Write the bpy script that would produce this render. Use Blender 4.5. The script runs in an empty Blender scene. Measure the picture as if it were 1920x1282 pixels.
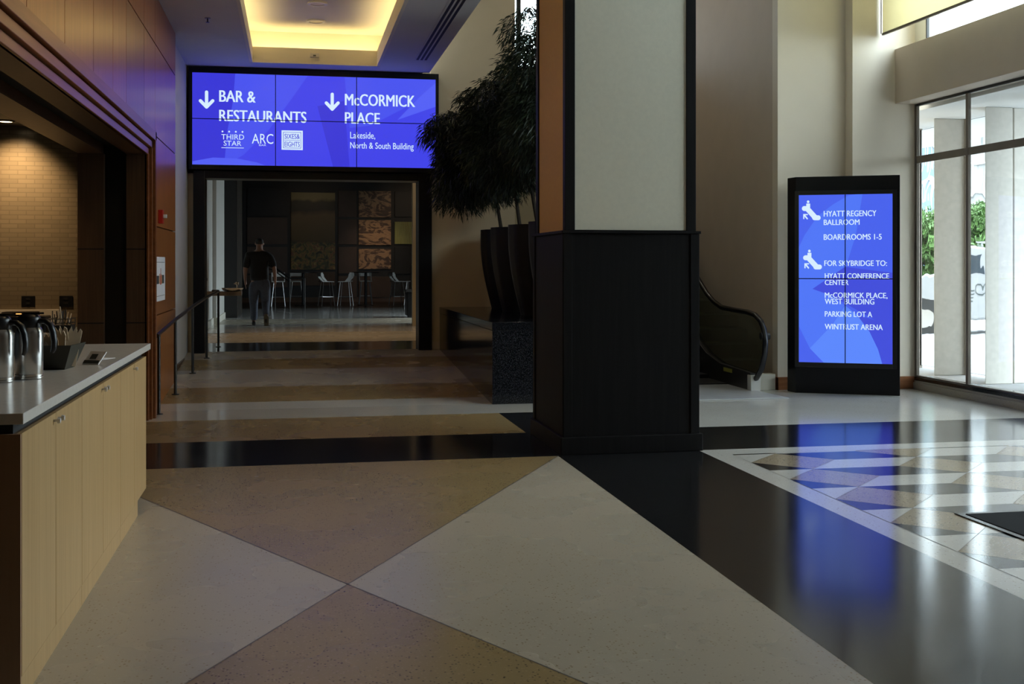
import bpy, bmesh, math, random
from mathutils import Vector, Matrix
random.seed(7)
S = bpy.context.scene
COL = S.collection
PI = math.pi

# ------------------------------------------------------------------ camera, world, exposure
cam_data = bpy.data.cameras.new('camera')
cam = bpy.data.objects.new('camera', cam_data)
COL.objects.link(cam)
cam.location = (0, 0, 1.57)
cam.rotation_euler = (math.radians(90), 0, math.radians(-10.845))
cam_data.sensor_width = 36
cam_data.lens = 40.125
cam_data.shift_y = -0.0755
cam_data.clip_start = 0.05
cam_data.clip_end = 400
S.camera = cam

W = bpy.data.worlds.new('overcast_sky')
S.world = W
W.use_nodes = True
bg = W.node_tree.nodes['Background']
bg.inputs[0].default_value = (0.83, 0.925, 1.0, 1)
bg.inputs[1].default_value = 12.0
VS = S.view_settings
VS.view_transform = 'Standard'
VS.look = 'None'
VS.exposure = 0.0
VS.gamma = 1.0
VS.use_curve_mapping = False
CY = S.cycles
CY.max_bounces = 8
CY.diffuse_bounces = 5
CY.glossy_bounces = 4
CY.transmission_bounces = 6
CY.transparent_max_bounces = 12
CY.caustics_reflective = False
CY.caustics_refractive = True
CY.sample_clamp_indirect = 4.0
CY.use_denoising = True


def portal(name, loc, rot, sx, sy):
    l = bpy.data.lights.new(name, 'AREA')
    l.shape = 'RECTANGLE'
    l.size, l.size_y = sx, sy
    l.cycles.is_portal = True
    o = bpy.data.objects.new(name, l)
    o.location = loc
    o.rotation_euler = rot
    COL.objects.link(o)


# daylight portals in the window openings (no light of their own)
portal('portal_lower_window', (7.95, 9.4, 1.85), (0, PI / 2, 0), 3.5, 7.8)
portal('portal_clerestory', (7.95, 9.3, 5.4), (0, PI / 2, 0), 2.3, 7.8)
portal('portal_atrium_window', (5.0, 25.2, 4.2), (-PI / 2, 0, 0), 2.2, 6.0)


portal('portal_cafe_window', (6.6, 26.7, 2.1), (0, PI / 2, 0), 3.6, 4.9)


def spot(name, loc, power, color=(1, .72, .42), angle=80, blend=.6, target=None, size=.06):
    l = bpy.data.lights.new(name, 'SPOT')
    l.energy = power
    l.color = color
    l.spot_size = math.radians(angle)
    l.spot_blend = blend
    l.shadow_soft_size = size
    o = bpy.data.objects.new(name, l)
    o.location = loc
    if target is not None:
        o.rotation_euler = (Vector(target) - Vector(loc)).to_track_quat('-Z', 'Y').to_euler()
    COL.objects.link(o)
    return o


# ------------------------------------------------------------------ materials
def srgb(r, g, b):
    def f(c):
        c /= 255
        return c / 12.92 if c <= .04045 else ((c + .055) / 1.055) ** 2.4
    return (f(r), f(g), f(b), 1)


def new_mat(name):
    m = bpy.data.materials.new(name)
    m.use_nodes = True
    nt = m.node_tree
    return m, nt, nt.nodes['Principled BSDF']


def node(nt, kind, **kw):
    n = nt.nodes.new(kind)
    for k, v in kw.items():
        if k == 'ins':
            for i, x in v.items():
                n.inputs[i].default_value = x
        else:
            setattr(n, k, v)
    return n


def coords(nt, scale=(1, 1, 1), which='Object'):
    tc = node(nt, 'ShaderNodeTexCoord')
    mp = node(nt, 'ShaderNodeMapping')
    mp.inputs['Scale'].default_value = scale
    if which == 'World':
        g = node(nt, 'ShaderNodeNewGeometry')
        nt.links.new(g.outputs['Position'], mp.inputs[0])
    else:
        nt.links.new(tc.outputs[which], mp.inputs[0])
    return mp.outputs[0]


def ramp(nt, fac, stops):
    r = node(nt, 'ShaderNodeValToRGB')
    e = r.color_ramp.elements
    while len(e) < len(stops):
        e.new(.5)
    for i, (p, c) in enumerate(stops):
        e[i].position = p
        e[i].color = c
    nt.links.new(fac, r.inputs[0])
    return r.outputs[0]


def mix(nt, fac, a, b, mode='MIX'):
    n = node(nt, 'ShaderNodeMix', data_type='RGBA', blend_type=mode)
    for sock, v in ((n.inputs['Factor'], fac), (n.inputs['A'], a), (n.inputs['B'], b)):
        if isinstance(v, (float, int)):
            sock.default_value = v
        elif isinstance(v, tuple):
            sock.default_value = v
        else:
            nt.links.new(v, sock)
    return n.outputs['Result']


def bump(nt, bsdf, height, strength=.2, dist=.01):
    b = node(nt, 'ShaderNodeBump')
    b.inputs['Strength'].default_value = strength
    b.inputs['Distance'].default_value = dist
    nt.links.new(height, b.inputs['Height'])
    nt.links.new(b.outputs[0], bsdf.inputs['Normal'])


def plain(name, col, rough=.5, metal=0, var=.12, scale=6, spec=.5, coat=0, grain=0):
    m, nt, b = new_mat(name)
    n = node(nt, 'ShaderNodeTexNoise', ins={'Scale': scale, 'Detail': 4})
    nt.links.new(coords(nt, which='World'), n.inputs['Vector'])
    c2 = tuple(x * (1 - var) for x in col[:3]) + (1,)
    nt.links.new(ramp(nt, n.outputs[0], [(.3, c2), (.7, col)]), b.inputs['Base Color'])
    b.inputs['Roughness'].default_value = rough
    b.inputs['Metallic'].default_value = metal
    b.inputs['Specular IOR Level'].default_value = spec
    b.inputs['Coat Weight'].default_value = coat
    if grain:
        g = node(nt, 'ShaderNodeTexNoise', ins={'Scale': 220, 'Detail': 2})
        nt.links.new(coords(nt, which='World'), g.inputs['Vector'])
        bump(nt, b, g.outputs[0], grain, .004)
    return m


def terrazzo(name, col, chip_a, chip_b, amount=.35, rough=.13, scale=75, spec=.5):
    m, nt, b = new_mat(name)
    v = coords(nt, which='World')
    vo = node(nt, 'ShaderNodeTexVoronoi', ins={'Scale': scale})
    nt.links.new(v, vo.inputs['Vector'])
    sep = node(nt, 'ShaderNodeSeparateColor')
    nt.links.new(vo.outputs['Color'], sep.inputs[0])
    inner = ramp(nt, vo.outputs['Distance'], [(.28, (1, 1, 1, 1)), (.42, (0, 0, 0, 1))])
    pick_a = ramp(nt, sep.outputs[0], [(0, (1, 1, 1, 1)), (amount * .5, (0, 0, 0, 1))])
    pick_b = ramp(nt, sep.outputs[1], [(0, (1, 1, 1, 1)), (amount * .5, (0, 0, 0, 1))])
    for r_ in (pick_a.node, pick_b.node):
        r_.color_ramp.interpolation = 'CONSTANT'
    fa = mix(nt, 1.0, inner, pick_a, 'MULTIPLY')
    fb = mix(nt, 1.0, inner, pick_b, 'MULTIPLY')
    big = node(nt, 'ShaderNodeTexNoise', ins={'Scale': 1.3, 'Detail': 3})
    nt.links.new(v, big.inputs['Vector'])
    base = ramp(nt, big.outputs[0], [(.3, tuple(x * .93 for x in col[:3]) + (1,)), (.7, col)])
    c = mix(nt, fa, base, chip_a)
    c = mix(nt, fb, c, chip_b)
    nt.links.new(c, b.inputs['Base Color'])
    rn = node(nt, 'ShaderNodeMapRange', ins={'To Min': rough * .8, 'To Max': rough * 1.3})
    nt.links.new(big.outputs[0], rn.inputs['Value'])
    nt.links.new(rn.outputs[0], b.inputs['Roughness'])
    b.inputs['Specular IOR Level'].default_value = spec
    return m


def wood(name, dark, light, axis='Z', rough=.3, scale=9, island=.0, coat=0.0):
    m, nt, b = new_mat(name)
    sc = {'Z': (scale * 3, scale * 3, scale * .12), 'Y': (scale * 3, scale * .12, scale * 3), 'X': (scale * .12, scale * 3, scale * 3)}[axis]
    n = node(nt, 'ShaderNodeTexNoise', ins={'Scale': 1.0, 'Detail': 6, 'Roughness': .62, 'Distortion': .5})
    nt.links.new(coords(nt, sc, 'World'), n.inputs['Vector'])
    c = ramp(nt, n.outputs[0], [(.3, dark), (.7, light)])
    if island:
        g = node(nt, 'ShaderNodeNewGeometry')
        hv = node(nt, 'ShaderNodeMapRange', ins={'To Min': 1 - island, 'To Max': 1 + island})
        nt.links.new(g.outputs['Random Per Island'], hv.inputs['Value'])
        c = mix(nt, 1.0, c, hv.outputs[0], 'MULTIPLY')
    nt.links.new(c, b.inputs['Base Color'])
    b.inputs['Roughness'].default_value = rough
    b.inputs['Coat Weight'].default_value = coat
    return m


def emit(name, col, strength=1.0):
    m, nt, b = new_mat(name)
    b.inputs['Base Color'].default_value = (0.01, 0.01, 0.01, 1)
    b.inputs['Roughness'].default_value = .35
    b.inputs['Emission Color'].default_value = col
    b.inputs['Emission Strength'].default_value = strength
    return m


def thin_glass(name, tint=(.93, .97, .97, 1), refl=1.0):
    m = bpy.data.materials.new(name)
    m.use_nodes = True
    nt = m.node_tree
    nt.nodes.clear()
    out = node(nt, 'ShaderNodeOutputMaterial')
    fr = node(nt, 'ShaderNodeFresnel')
    ge = node(nt, 'ShaderNodeNewGeometry')
    io = node(nt, 'ShaderNodeMapRange', ins={'To Min': 1.45, 'To Max': 1 / 1.45})   # same index seen from either side of the sheet
    nt.links.new(ge.outputs['Backfacing'], io.inputs['Value'])
    nt.links.new(io.outputs[0], fr.inputs['IOR'])
    tr = node(nt, 'ShaderNodeBsdfTransparent', ins={'Color': tint})
    gl = node(nt, 'ShaderNodeBsdfGlossy', ins={'Roughness': .02})
    mx = node(nt, 'ShaderNodeMixShader')
    ml = node(nt, 'ShaderNodeMath', operation='MULTIPLY')
    ml.inputs[1].default_value = refl
    nt.links.new(fr.outputs[0], ml.inputs[0])
    nt.links.new(ml.outputs[0], mx.inputs[0])
    nt.links.new(tr.outputs[0], mx.inputs[1])
    nt.links.new(gl.outputs[0], mx.inputs[2])
    nt.links.new(mx.outputs[0], out.inputs[0])
    return m


def wavy_glass(name):
    m = bpy.data.materials.new(name)
    m.use_nodes = True
    nt = m.node_tree
    nt.nodes.clear()
    out = node(nt, 'ShaderNodeOutputMaterial')
    rf = node(nt, 'ShaderNodeBsdfRefraction', ins={'IOR': 1.12, 'Roughness': 0.0})
    n = node(nt, 'ShaderNodeTexNoise', ins={'Scale': 2.6, 'Detail': 1})
    nt.links.new(coords(nt, (1, 1, .9), 'World'), n.inputs['Vector'])
    bp = node(nt, 'ShaderNodeBump', ins={'Strength': .35, 'Distance': .06})
    nt.links.new(n.outputs[0], bp.inputs['Height'])
    nt.links.new(bp.outputs[0], rf.inputs['Normal'])
    nt.links.new(rf.outputs[0], out.inputs[0])
    return m


def tile_mat(name, col, grout, sx, sz, rough=.22):
    m, nt, b = new_mat(name)
    mp = coords(nt, (1, 1, 1), 'World')
    sp = node(nt, 'ShaderNodeSeparateXYZ')
    cb = node(nt, 'ShaderNodeCombineXYZ')
    nt.links.new(mp, sp.inputs[0])
    nt.links.new(sp.outputs[0], cb.inputs[0])
    nt.links.new(sp.outputs[2], cb.inputs[1])
    br = node(nt, 'ShaderNodeTexBrick', ins={'Scale': 1.0, 'Mortar Size': .004, 'Brick Width': sx, 'Row Height': sz, 'Color1': col,
                                             'Color2': tuple(x * .86 for x in col[:3]) + (1,), 'Mortar': grout})
    nt.links.new(cb.outputs[0], br.inputs['Vector'])
    nt.links.new(br.outputs[0], b.inputs['Base Color'])
    b.inputs['Roughness'].default_value = rough
    bump(nt, b, br.outputs['Fac'], -.4, .004)
    return m


def mural(name, stops, scale=(1, 1, 1), noise=3.0, distort=2.0, rough=.35):
    m, nt, b = new_mat(name)
    n = node(nt, 'ShaderNodeTexNoise', ins={'Scale': noise, 'Detail': 8, 'Roughness': .65, 'Distortion': distort})
    nt.links.new(coords(nt, scale, 'World'), n.inputs['Vector'])
    nt.links.new(ramp(nt, n.outputs[0], stops), b.inputs['Base Color'])
    b.inputs['Roughness'].default_value = rough
    return m


M = {}
M['terr_cream'] = terrazzo('terrazzo_cream', (.435, .39, .31, 1), (.27, .21, .14, 1), (.46, .41, .33, 1), .30, .26, 75, .2)
M['terr_tan'] = terrazzo('terrazzo_tan', (.30, .22, .105, 1), (.085, .055, .03, 1), (.36, .265, .145, 1), .5, .26, 75, .2)
M['terr_tan_washed'] = terrazzo('terrazzo_tan_washed', (.36, .29, .20, 1), (.12, .08, .05, 1), (.46, .38, .28, 1), .4, .12, 75, .5)  # tan terrazzo with the wash of floor reflections put into its colour
M['terr_white'] = terrazzo('terrazzo_white', (.62, .60, .56, 1), (.42, .38, .32, 1), (.68, .67, .64, 1), .2, .12, 75, .8)
M['terr_black'] = terrazzo('terrazzo_black', (.014, .014, .015, 1), (.035, .035, .035, 1), (.07, .065, .06, 1), .12, .13, 75, .55)
M['joint'] = plain('floor_joint', (.12, .11, .10, 1), .4)
M['wood_panel'] = wood('cherry_panel', (.20, .064, .015, 1), (.34, .12, .03, 1), 'Z', .29, 8, .16, .0)
M['wood_trim'] = wood('cherry_trim', (.15, .048, .017, 1), (.25, .088, .030, 1), 'Y', .33, 8, .08, .0)
M['wood_base'] = wood('baseboard_wood', (.20, .075, .03, 1), (.34, .14, .06, 1), 'X', .3, 8)
M['maple'] = wood('maple_veneer', (.44, .275, .115, 1), (.54, .36, .17, 1), 'Z', .38, 10)
M['walnut'] = wood('dark_walnut', (.07, .036, .018, 1), (.11, .06, .032, 1), 'Z', .4, 10)
M['end_wood'] = wood('end_panel_wood', (.30, .17, .09, 1), (.38, .22, .12, 1), 'Z', .45, 10)
M['seam'] = plain('black_seam', (.006, .005, .005, 1), .6)
M['quartz'] = plain('grey_quartz', (.76, .72, .66, 1), .18, 0, .08, 40, .5)
M['white_paint'] = plain('white_paint', (.66, .64, .60, 1), .6, 0, .04, 3, .3)
M['beige_paint'] = plain('beige_paint', (.64, .535, .425, 1), .65, 0, .05, 3, .3, 0, .15)
M['beige_lit'] = plain('beige_paint_lit', (.84, .75, .62, 1), .6, 0, .03, 3, .3)  # wall paint lightened: window light put into the colour
M['sand_paint'] = plain('sand_paint', (.63, .525, .36, 1), .65, 0, .05, 3, .3, 0, .15)
M['tan_paint'] = plain('tan_paint', (.47, .38, .235, 1), .65, 0, .05, 3, .3, 0, .15)
M['cream_wall'] = plain('cream_paint', (.72, .69, .60, 1), .6, 0, .03, 3, .3)
M['ceil'] = plain('ceiling_paint', (.68, .68, .67, 1), .7, 0, .04, 3, .3)
M['ceil_warm'] = plain('tray_ceiling_paint', (.82, .78, .66, 1), .7, 0, .02, 3, .3)
M['col_cream'] = plain('column_cream_fabric', (.74, .71, .575, 1), .7, 0, .05, 30, .3, 0, .25)
M['col_warm_lit'] = plain('column_fabric_warm_lit', (.56, .36, .17, 1), .7, 0, .05, 30, .3, 0, .25)  # warm lamp light on the column side put into the fabric colour
M['espresso'] = wood('espresso_wood', (.008, .0075, .0075, 1), (.013, .012, .012, 1), 'Z', .55, 9)
M['espresso'].node_tree.nodes['Principled BSDF'].inputs['Specular IOR Level'].default_value = .12
M['black'] = plain('black_satin', (.007, .007, .008, 1), .4, 0, .1, 6, .25)
M['black_matte'] = plain('black_matte', (.008, .008, .008, 1), .7)
M['plastic_black'] = plain('black_plastic', (.012, .012, .013, 1), .32)
M['rubber'] = plain('handrail_rubber', (.012, .012, .014, 1), .25)
M['steel'] = plain('brushed_steel', (.62, .60, .57, 1), .26, 1, .1, 30)
M['plate'] = plain('landing_plate_metal', (.66, .67, .69, 1), .3, .25)
M['chrome'] = plain('chrome', (.80, .80, .80, 1), .12, 1)
M['satin_nickel'] = plain('satin_nickel', (.80, .80, .82, 1), .45, .6)
M['alu'] = plain('bronze_aluminium', (.20, .17, .14, 1), .4, .3)
M['alu_dark'] = plain('dark_frame', (.035, .033, .032, 1), .4, .2)
M['railing'] = plain('dark_metal_rail', (.05, .048, .045, 1), .34, .6)
M['granite'] = terrazzo('black_granite', (.010, .010, .012, 1), (.035, .035, .042, 1), (.06, .06, .068, 1), .5, .10, 140)
M['curb'] = terrazzo('grey_curb_stone', (.33, .30, .255, 1), (.13, .12, .10, 1), (.28, .26, .23, 1), .3, .35, 120)
M['glass'] = thin_glass('window_glass')
M['glass_dark'] = thin_glass('balustrade_glass', (.62, .66, .62, 1), .8)
M['wavy'] = wavy_glass('wavy_glass')
M['concrete'] = plain('pitted_concrete', (.58, .55, .50, 1), .85, 0, .12, 14, .2, 0, .3)
M['soffit'] = plain('canopy_paint', (.74, .74, .74, 1), .7, 0, .03)
M['pave'] = plain('pavement', (.34, .34, .345, 1), .85, 0, .15, 2)
M['asphalt'] = plain('asphalt', (.20, .20, .20, 1), .9, 0, .2, 3)
M['paper'] = plain('white_paper', (.78, .78, .80, 1), .6, 0, .02)
M['ink'] = plain('dark_ink', (.05, .06, .06, 1), .6)
M['ink_red'] = plain('red_ink', (.45, .07, .04, 1), .6)
M['ink_amber'] = plain('amber_ink', (.55, .25, .06, 1), .6)
M['red'] = plain('red_plastic', (.45, .02, .015, 1), .35)
M['white_plastic'] = plain('white_plastic', (.74, .73, .70, 1), .35, 0, .03)
M['napkin'] = plain('kraft_napkin', (.66, .46, .26, 1), .8, 0, .2, 20)
M['napkin_white'] = plain('pale_packet', (.72, .58, .40, 1), .7, 0, .1, 20)
M['pink'] = plain('pink_packet', (.55, .28, .33, 1), .6)
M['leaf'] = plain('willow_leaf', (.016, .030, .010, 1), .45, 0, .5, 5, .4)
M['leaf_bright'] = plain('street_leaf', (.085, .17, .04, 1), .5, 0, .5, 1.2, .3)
M['bark'] = plain('bark', (.05, .037, .025, 1), .8, 0, .3, 30)
M['basket'] = plain('dark_olive_card', (.035, .03, .018, 1), .6)
M['stool_metal'] = plain('stool_metal', (.42, .42, .42, 1), .3, .9)
M['soil'] = plain('soil', (.02, .015, .01, 1), .9)
M['mat'] = plain('charcoal_mat', (.018, .018, .019, 1), .95, 0, .4, 300, .1)
M['skin'] = plain('skin', (.30, .165, .115, 1), .5, 0, .08)
M['hair'] = plain('dark_hair', (.012, .010, .009, 1), .6)
M['shirt'] = plain('black_cotton', (.012, .012, .014, 1), .85, 0, .2, 30)
M['jeans'] = plain('blue_denim', (.085, .10, .14, 1), .85, 0, .3, 25)
M['shoe'] = plain('dark_shoe', (.02, .018, .016, 1), .6)
M['sole'] = plain('olive_sole', (.13, .11, .07, 1), .8)
M['tile'] = tile_mat('glazed_tile', (.25, .205, .145, 1), (.18, .148, .105, 1), .16, .045)
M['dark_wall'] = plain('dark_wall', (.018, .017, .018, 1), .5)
M['room_panel'] = plain('brown_panel', (.085, .056, .043, 1), .55, 0, .15, 3)
M['room_wood'] = wood('room_wood_floor', (.05, .028, .018, 1), (.09, .05, .03, 1), 'X', .25, 3)
M['van_white'] = plain('van_paint', (.25, .253, .258, 1), .2, 0, .02, 2, .5, .5)
M['van_glass'] = plain('van_glass', (.03, .04, .05, 1), .08)
M['tyre'] = plain('tyre', (.015, .015, .015, 1), .8)
M['bldg_white'] = plain('pale_facade', (.34, .33, .315, 1), .7, 0, .05, .2)
M['bldg_glass'] = plain('blue_curtain_wall', (.09, .16, .21, 1), .12, 0, .3, .3, .6)
M['blind'] = plain('cream_roller_blind', (.62, .59, .46, 1), .8, 0, .05, 8, .2)
nt = M['blind'].node_tree                                             # sun-lit cloth: lets part of the daylight through
b_ = nt.nodes['Principled BSDF']
tl = node(nt, 'ShaderNodeBsdfTranslucent', ins={'Color': (.86, .79, .57, 1)})
ms = node(nt, 'ShaderNodeMixShader', ins={0: .6})
nt.links.new(b_.outputs[0], ms.inputs[1])
nt.links.new(tl.outputs[0], ms.inputs[2])
nt.links.new(ms.outputs[0], nt.nodes['Material Output'].inputs[0])
M['cove'] = emit('cove_strip', (1, .76, .36, 1), 15.0)
M['lamp_on'] = emit('warm_lamp', (1, .72, .40, 1), 5.0)
M['lamp_off'] = plain('downlight_lens', (.55, .50, .38, 1), .3)
M['led_amber'] = emit('amber_indicator', (1, .45, .12, 1), 1.5)
M['led_red'] = emit('red_display', (.5, .03, .03, 1), .25)
M['white_text'] = emit('screen_white', srgb(214, 236, 255), 1.0)
M['s0'] = emit('sign_blue', srgb(66, 68, 232), 1.0)
M['s1'] = emit('sign_blue_light', srgb(74, 84, 238), 1.0)
M['s2'] = emit('sign_blue_deep', srgb(58, 56, 214), 1.0)
M['s3'] = emit('sign_blue_pale', srgb(84, 96, 244), 1.0)
M['k0'] = emit('kiosk_blue', srgb(72, 98, 236), 1.0)
M['k1'] = emit('kiosk_blue_light', srgb(80, 118, 246), 1.0)
M['k2'] = emit('kiosk_blue_deep', srgb(66, 78, 218), 1.0)
M['k3'] = emit('kiosk_blue_pale', srgb(92, 136, 252), 1.0)


# ------------------------------------------------------------------ mesh building
class MB:
    def __init__(self):
        self.v, self.f, self.m, self.s = [], [], [], []

    def add(self, vs, fs, m=0, smooth=False):
        o = len(self.v)
        self.v += [tuple(p) for p in vs]
        for f in fs:
            self.f.append([i + o for i in f])
            self.m.append(m)
            self.s.append(smooth)
        return self

    def box(self, x0, x1, y0, y1, z0, z1, m=0):
        x0, x1 = sorted((x0, x1)); y0, y1 = sorted((y0, y1)); z0, z1 = sorted((z0, z1))
        return self.add([(x0, y0, z0), (x1, y0, z0), (x1, y1, z0), (x0, y1, z0), (x0, y0, z1), (x1, y0, z1), (x1, y1, z1), (x0, y1, z1)],
                        [(0, 3, 2, 1), (4, 5, 6, 7), (0, 1, 5, 4), (1, 2, 6, 5), (2, 3, 7, 6), (3, 0, 4, 7)], m)

    def poly(self, pts, m=0):
        return self.add(pts, [list(range(len(pts)))], m)

    def prism(self, poly, lo, hi, axis='z', m=0, smooth=False):
        """poly: 2-D outline (counter-clockwise); extruded along axis from lo to hi"""
        n = len(poly)
        def P(p, h):
            return {'z': (p[0], p[1], h), 'y': (p[0], h, p[1]), 'x': (h, p[0], p[1])}[axis]
        vs = [P(p, lo) for p in poly] + [P(p, hi) for p in poly]
        fs = [list(range(n))[::-1], list(range(n, 2 * n))] + [(i, (i + 1) % n, n + (i + 1) % n, n + i) for i in range(n)]
        if axis == 'y':
            fs = [f[::-1] for f in fs]
        return self.add(vs, fs, m, smooth)

    def tube(self, pts, r, n=10, m=0, closed=False, caps=True, sy=1.0):
        pts = [Vector(p) for p in pts]
        rs = r if isinstance(r, (list, tuple)) else [r] * len(pts)
        up = None
        rings = []
        for i, p in enumerate(pts):
            a = pts[i - 1] if (i or closed) else p
            b = pts[(i + 1) % len(pts)] if (i < len(pts) - 1 or closed) else p
            t = (b - a).normalized()
            if up is None:
                up = Vector((0, 0, 1)) if abs(t.z) < .9 else Vector((0, 1, 0))
            u = (up - t * up.dot(t))
            if u.length < 1e-4:
                u = t.orthogonal()
            u.normalize()
            w = t.cross(u)
            up = u
            rings.append([p + (u * math.cos(k * 2 * PI / n) * rs[i] + w * math.sin(k * 2 * PI / n) * rs[i] * sy) for k in range(n)])
        vs = [q for R_ in rings for q in R_]
        fs = []
        L = len(rings)
        for i in range(L if closed else L - 1):
            j = (i + 1) % L
            for k in range(n):
                fs.append((i * n + k, i * n + (k + 1) % n, j * n + (k + 1) % n, j * n + k))
        self.add(vs, fs, m, True)
        if caps and not closed:
            o = len(self.v) - len(vs)
            self.f += [[o + k for k in range(n)][::-1], [o + (L - 1) * n + k for k in range(n)]]
            self.m += [m, m]
            self.s += [False, False]
        return self

    def lathe(self, prof, c=(0, 0), n=24, m=0, ring=False):
        if ring:                       # an open ring: close the profile on itself, no end caps
            prof = prof + prof[:1]
        vs, fs = [], []
        for r, z in prof:
            for k in range(n):
                a = 2 * PI * k / n
                vs.append((c[0] + r * math.cos(a), c[1] + r * math.sin(a), z))
        for i in range(len(prof) - 1):
            for k in range(n):
                fs.append((i * n + k, i * n + (k + 1) % n, (i + 1) * n + (k + 1) % n, (i + 1) * n + k))
        if not ring:
            fs.append(list(range(n))[::-1])
            fs.append([(len(prof) - 1) * n + k for k in range(n)])
        return self.add(vs, fs, m, True)

    def move(self, d):
        self.v = [(a + d[0], b + d[1], c + d[2]) for a, b, c in self.v]
        return self


def build(name, mb, mats, parent=None, bev=0, local=False, origin=None):
    me = bpy.data.meshes.new(name)
    if parent is not None and not local:
        P = parent.location
        g = parent.parent
        P = Vector(P)
        while g is not None:
            P = P + Vector(g.location)
            g = g.parent
        vs = [(a - P.x, b - P.y, c - P.z) for a, b, c in mb.v]
        loc = (0, 0, 0)
    elif parent is None and not local:
        if origin is None:
            xs, ys, zs = zip(*mb.v)
            origin = ((min(xs) + max(xs)) / 2, (min(ys) + max(ys)) / 2, min(zs))
        vs = [(a - origin[0], b - origin[1], c - origin[2]) for a, b, c in mb.v]
        loc = origin
    else:
        vs, loc = mb.v, (0, 0, 0)
    me.from_pydata(vs, [], mb.f)
    ms = mats if isinstance(mats, (list, tuple)) else [mats]
    for x in ms:
        me.materials.append(M[x] if isinstance(x, str) else x)
    me.polygons.foreach_set('material_index', mb.m)
    me.polygons.foreach_set('use_smooth', mb.s)
    me.update()
    if any(mb.s):
        me.set_sharp_from_angle(angle=math.radians(42))
    o = bpy.data.objects.new(name, me)
    COL.objects.link(o)
    o.location = loc
    if parent is not None:
        o.parent = parent
    if bev:
        md = o.modifiers.new('edge', 'BEVEL')
        md.width = bev
        md.segments = 2
        md.limit_method = 'ANGLE'
        md.angle_limit = math.radians(50)
    return o


def tag(o, label, cat, group=None):
    o['label'] = label
    o['category'] = cat
    if group:
        o['group'] = group
    return o


def thing(name, label, cat, loc, rz=0, group=None):
    o = bpy.data.objects.new(name, None)
    o.empty_display_size = .1
    COL.objects.link(o)
    o.location = loc
    o.rotation_euler = (0, 0, rz)
    return tag(o, label, cat, group)


def struct(name, mb, mats, bev=0, parent=None):
    o = build(name, mb, mats, parent, bev, origin=(0, 0, 0) if parent is None else None)
    if parent is None:
        o['kind'] = 'structure'
    return o


def copy_tree(o, parent=None):
    c = o.copy()
    COL.objects.link(c)
    if parent is not None:
        c.parent = parent
    for ch in [x for x in bpy.data.objects if x.parent == o]:
        copy_tree(ch, c)
    return c


def clip(poly, x0, x1, y0, y1):
    for ax, lim, sgn in ((0, x0, 1), (0, x1, -1), (1, y0, 1), (1, y1, -1)):
        out = []
        for i in range(len(poly)):
            a, b = poly[i - 1], poly[i]
            da, db = (a[ax] - lim) * sgn, (b[ax] - lim) * sgn
            if (da >= 0) != (db >= 0):
                t = da / (da - db)
                out.append((a[0] + (b[0] - a[0]) * t, a[1] + (b[1] - a[1]) * t))
            if db >= 0:
                out.append(b)
        poly = out
        if len(poly) < 3:
            return []
    return poly


def ccw(p):
    a = sum(p[i - 1][0] * p[i][1] - p[i][0] * p[i - 1][1] for i in range(len(p)))
    return p if a > 0 else p[::-1]


# ------------------------------------------------------------------ FLOOR
fl = MB()
CR, TA, WH, BL, JO, SA = 0, 1, 2, 3, 4, 5
E1, E2, E3 = .0005, .0010, .0015


def flat(pts, m, z):
    fl.poly([(x, y, z) for x, y in ccw(pts)], m)


def rect(x0, x1, y0, y1, m, z):
    flat([(x0, y0), (x1, y0), (x1, y1), (x0, y1)], m, z)


def strip(a, b, w, m, z):
    d = Vector((b[0] - a[0], b[1] - a[1])).normalized()
    n = Vector((-d.y, d.x)) * w / 2
    flat([(a[0] - n.x, a[1] - n.y), (b[0] - n.x, b[1] - n.y), (b[0] + n.x, b[1] + n.y), (a[0] + n.x, a[1] + n.y)], m, z)


rect(-6.5, 2.19, -8.2, 12.7, CR, 0)
rect(2.19, 7.9, -8.2, 25.4, WH, 0)
BX0, BX1 = 2.135, 3.366          # black band running into the depth
BY0, BY1 = 9.13, 10.45           # black band running across
rect(BX0, BX1, -8, 11.89, BL, E1)
rect(-1.55, BX0, BY0, BY1, BL, E1)
rect(BX1, 7.4, BY0 + .06, BY1 + .04, BL, E1)
rect(-1.55, BX0, BY1, 11.89, TA, E1)
rect(-1.55, 2.19, 11.89, 12.7, WH, E1)
L_, R_, T_, C_ = -1.60, BX0, BY0, (.263, 5.66)
for k in (0, 1):                 # square panels crossed by their diagonals
    t, c, b = T_ - k * 6.94, (C_[0], C_[1] - k * 6.94), T_ - (k + 1) * 6.94
    flat([(L_, t), c, (R_, t)], TA, E1)
    flat([(L_, b), c, (R_, b)], TA, E1)
    for q in ((L_, t), (R_, t), (L_, b), (R_, b)):
        strip(c, q, .008, JO, E2)
    strip((L_, b), (R_, b), .008, JO, E2)
# lobby field: border strip round a lattice of slanted blocks
q_, ox, oy = .3585, 3.566, 8.895
fx0, fx1, fy0, fy1 = 3.566, 6.95, 1.0, 8.93
rect(BX1, 7.15, .8, BY0 + .06, WH, E1)


def G(i, j):
    return (ox + i * q_, oy - j * q_)


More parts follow.
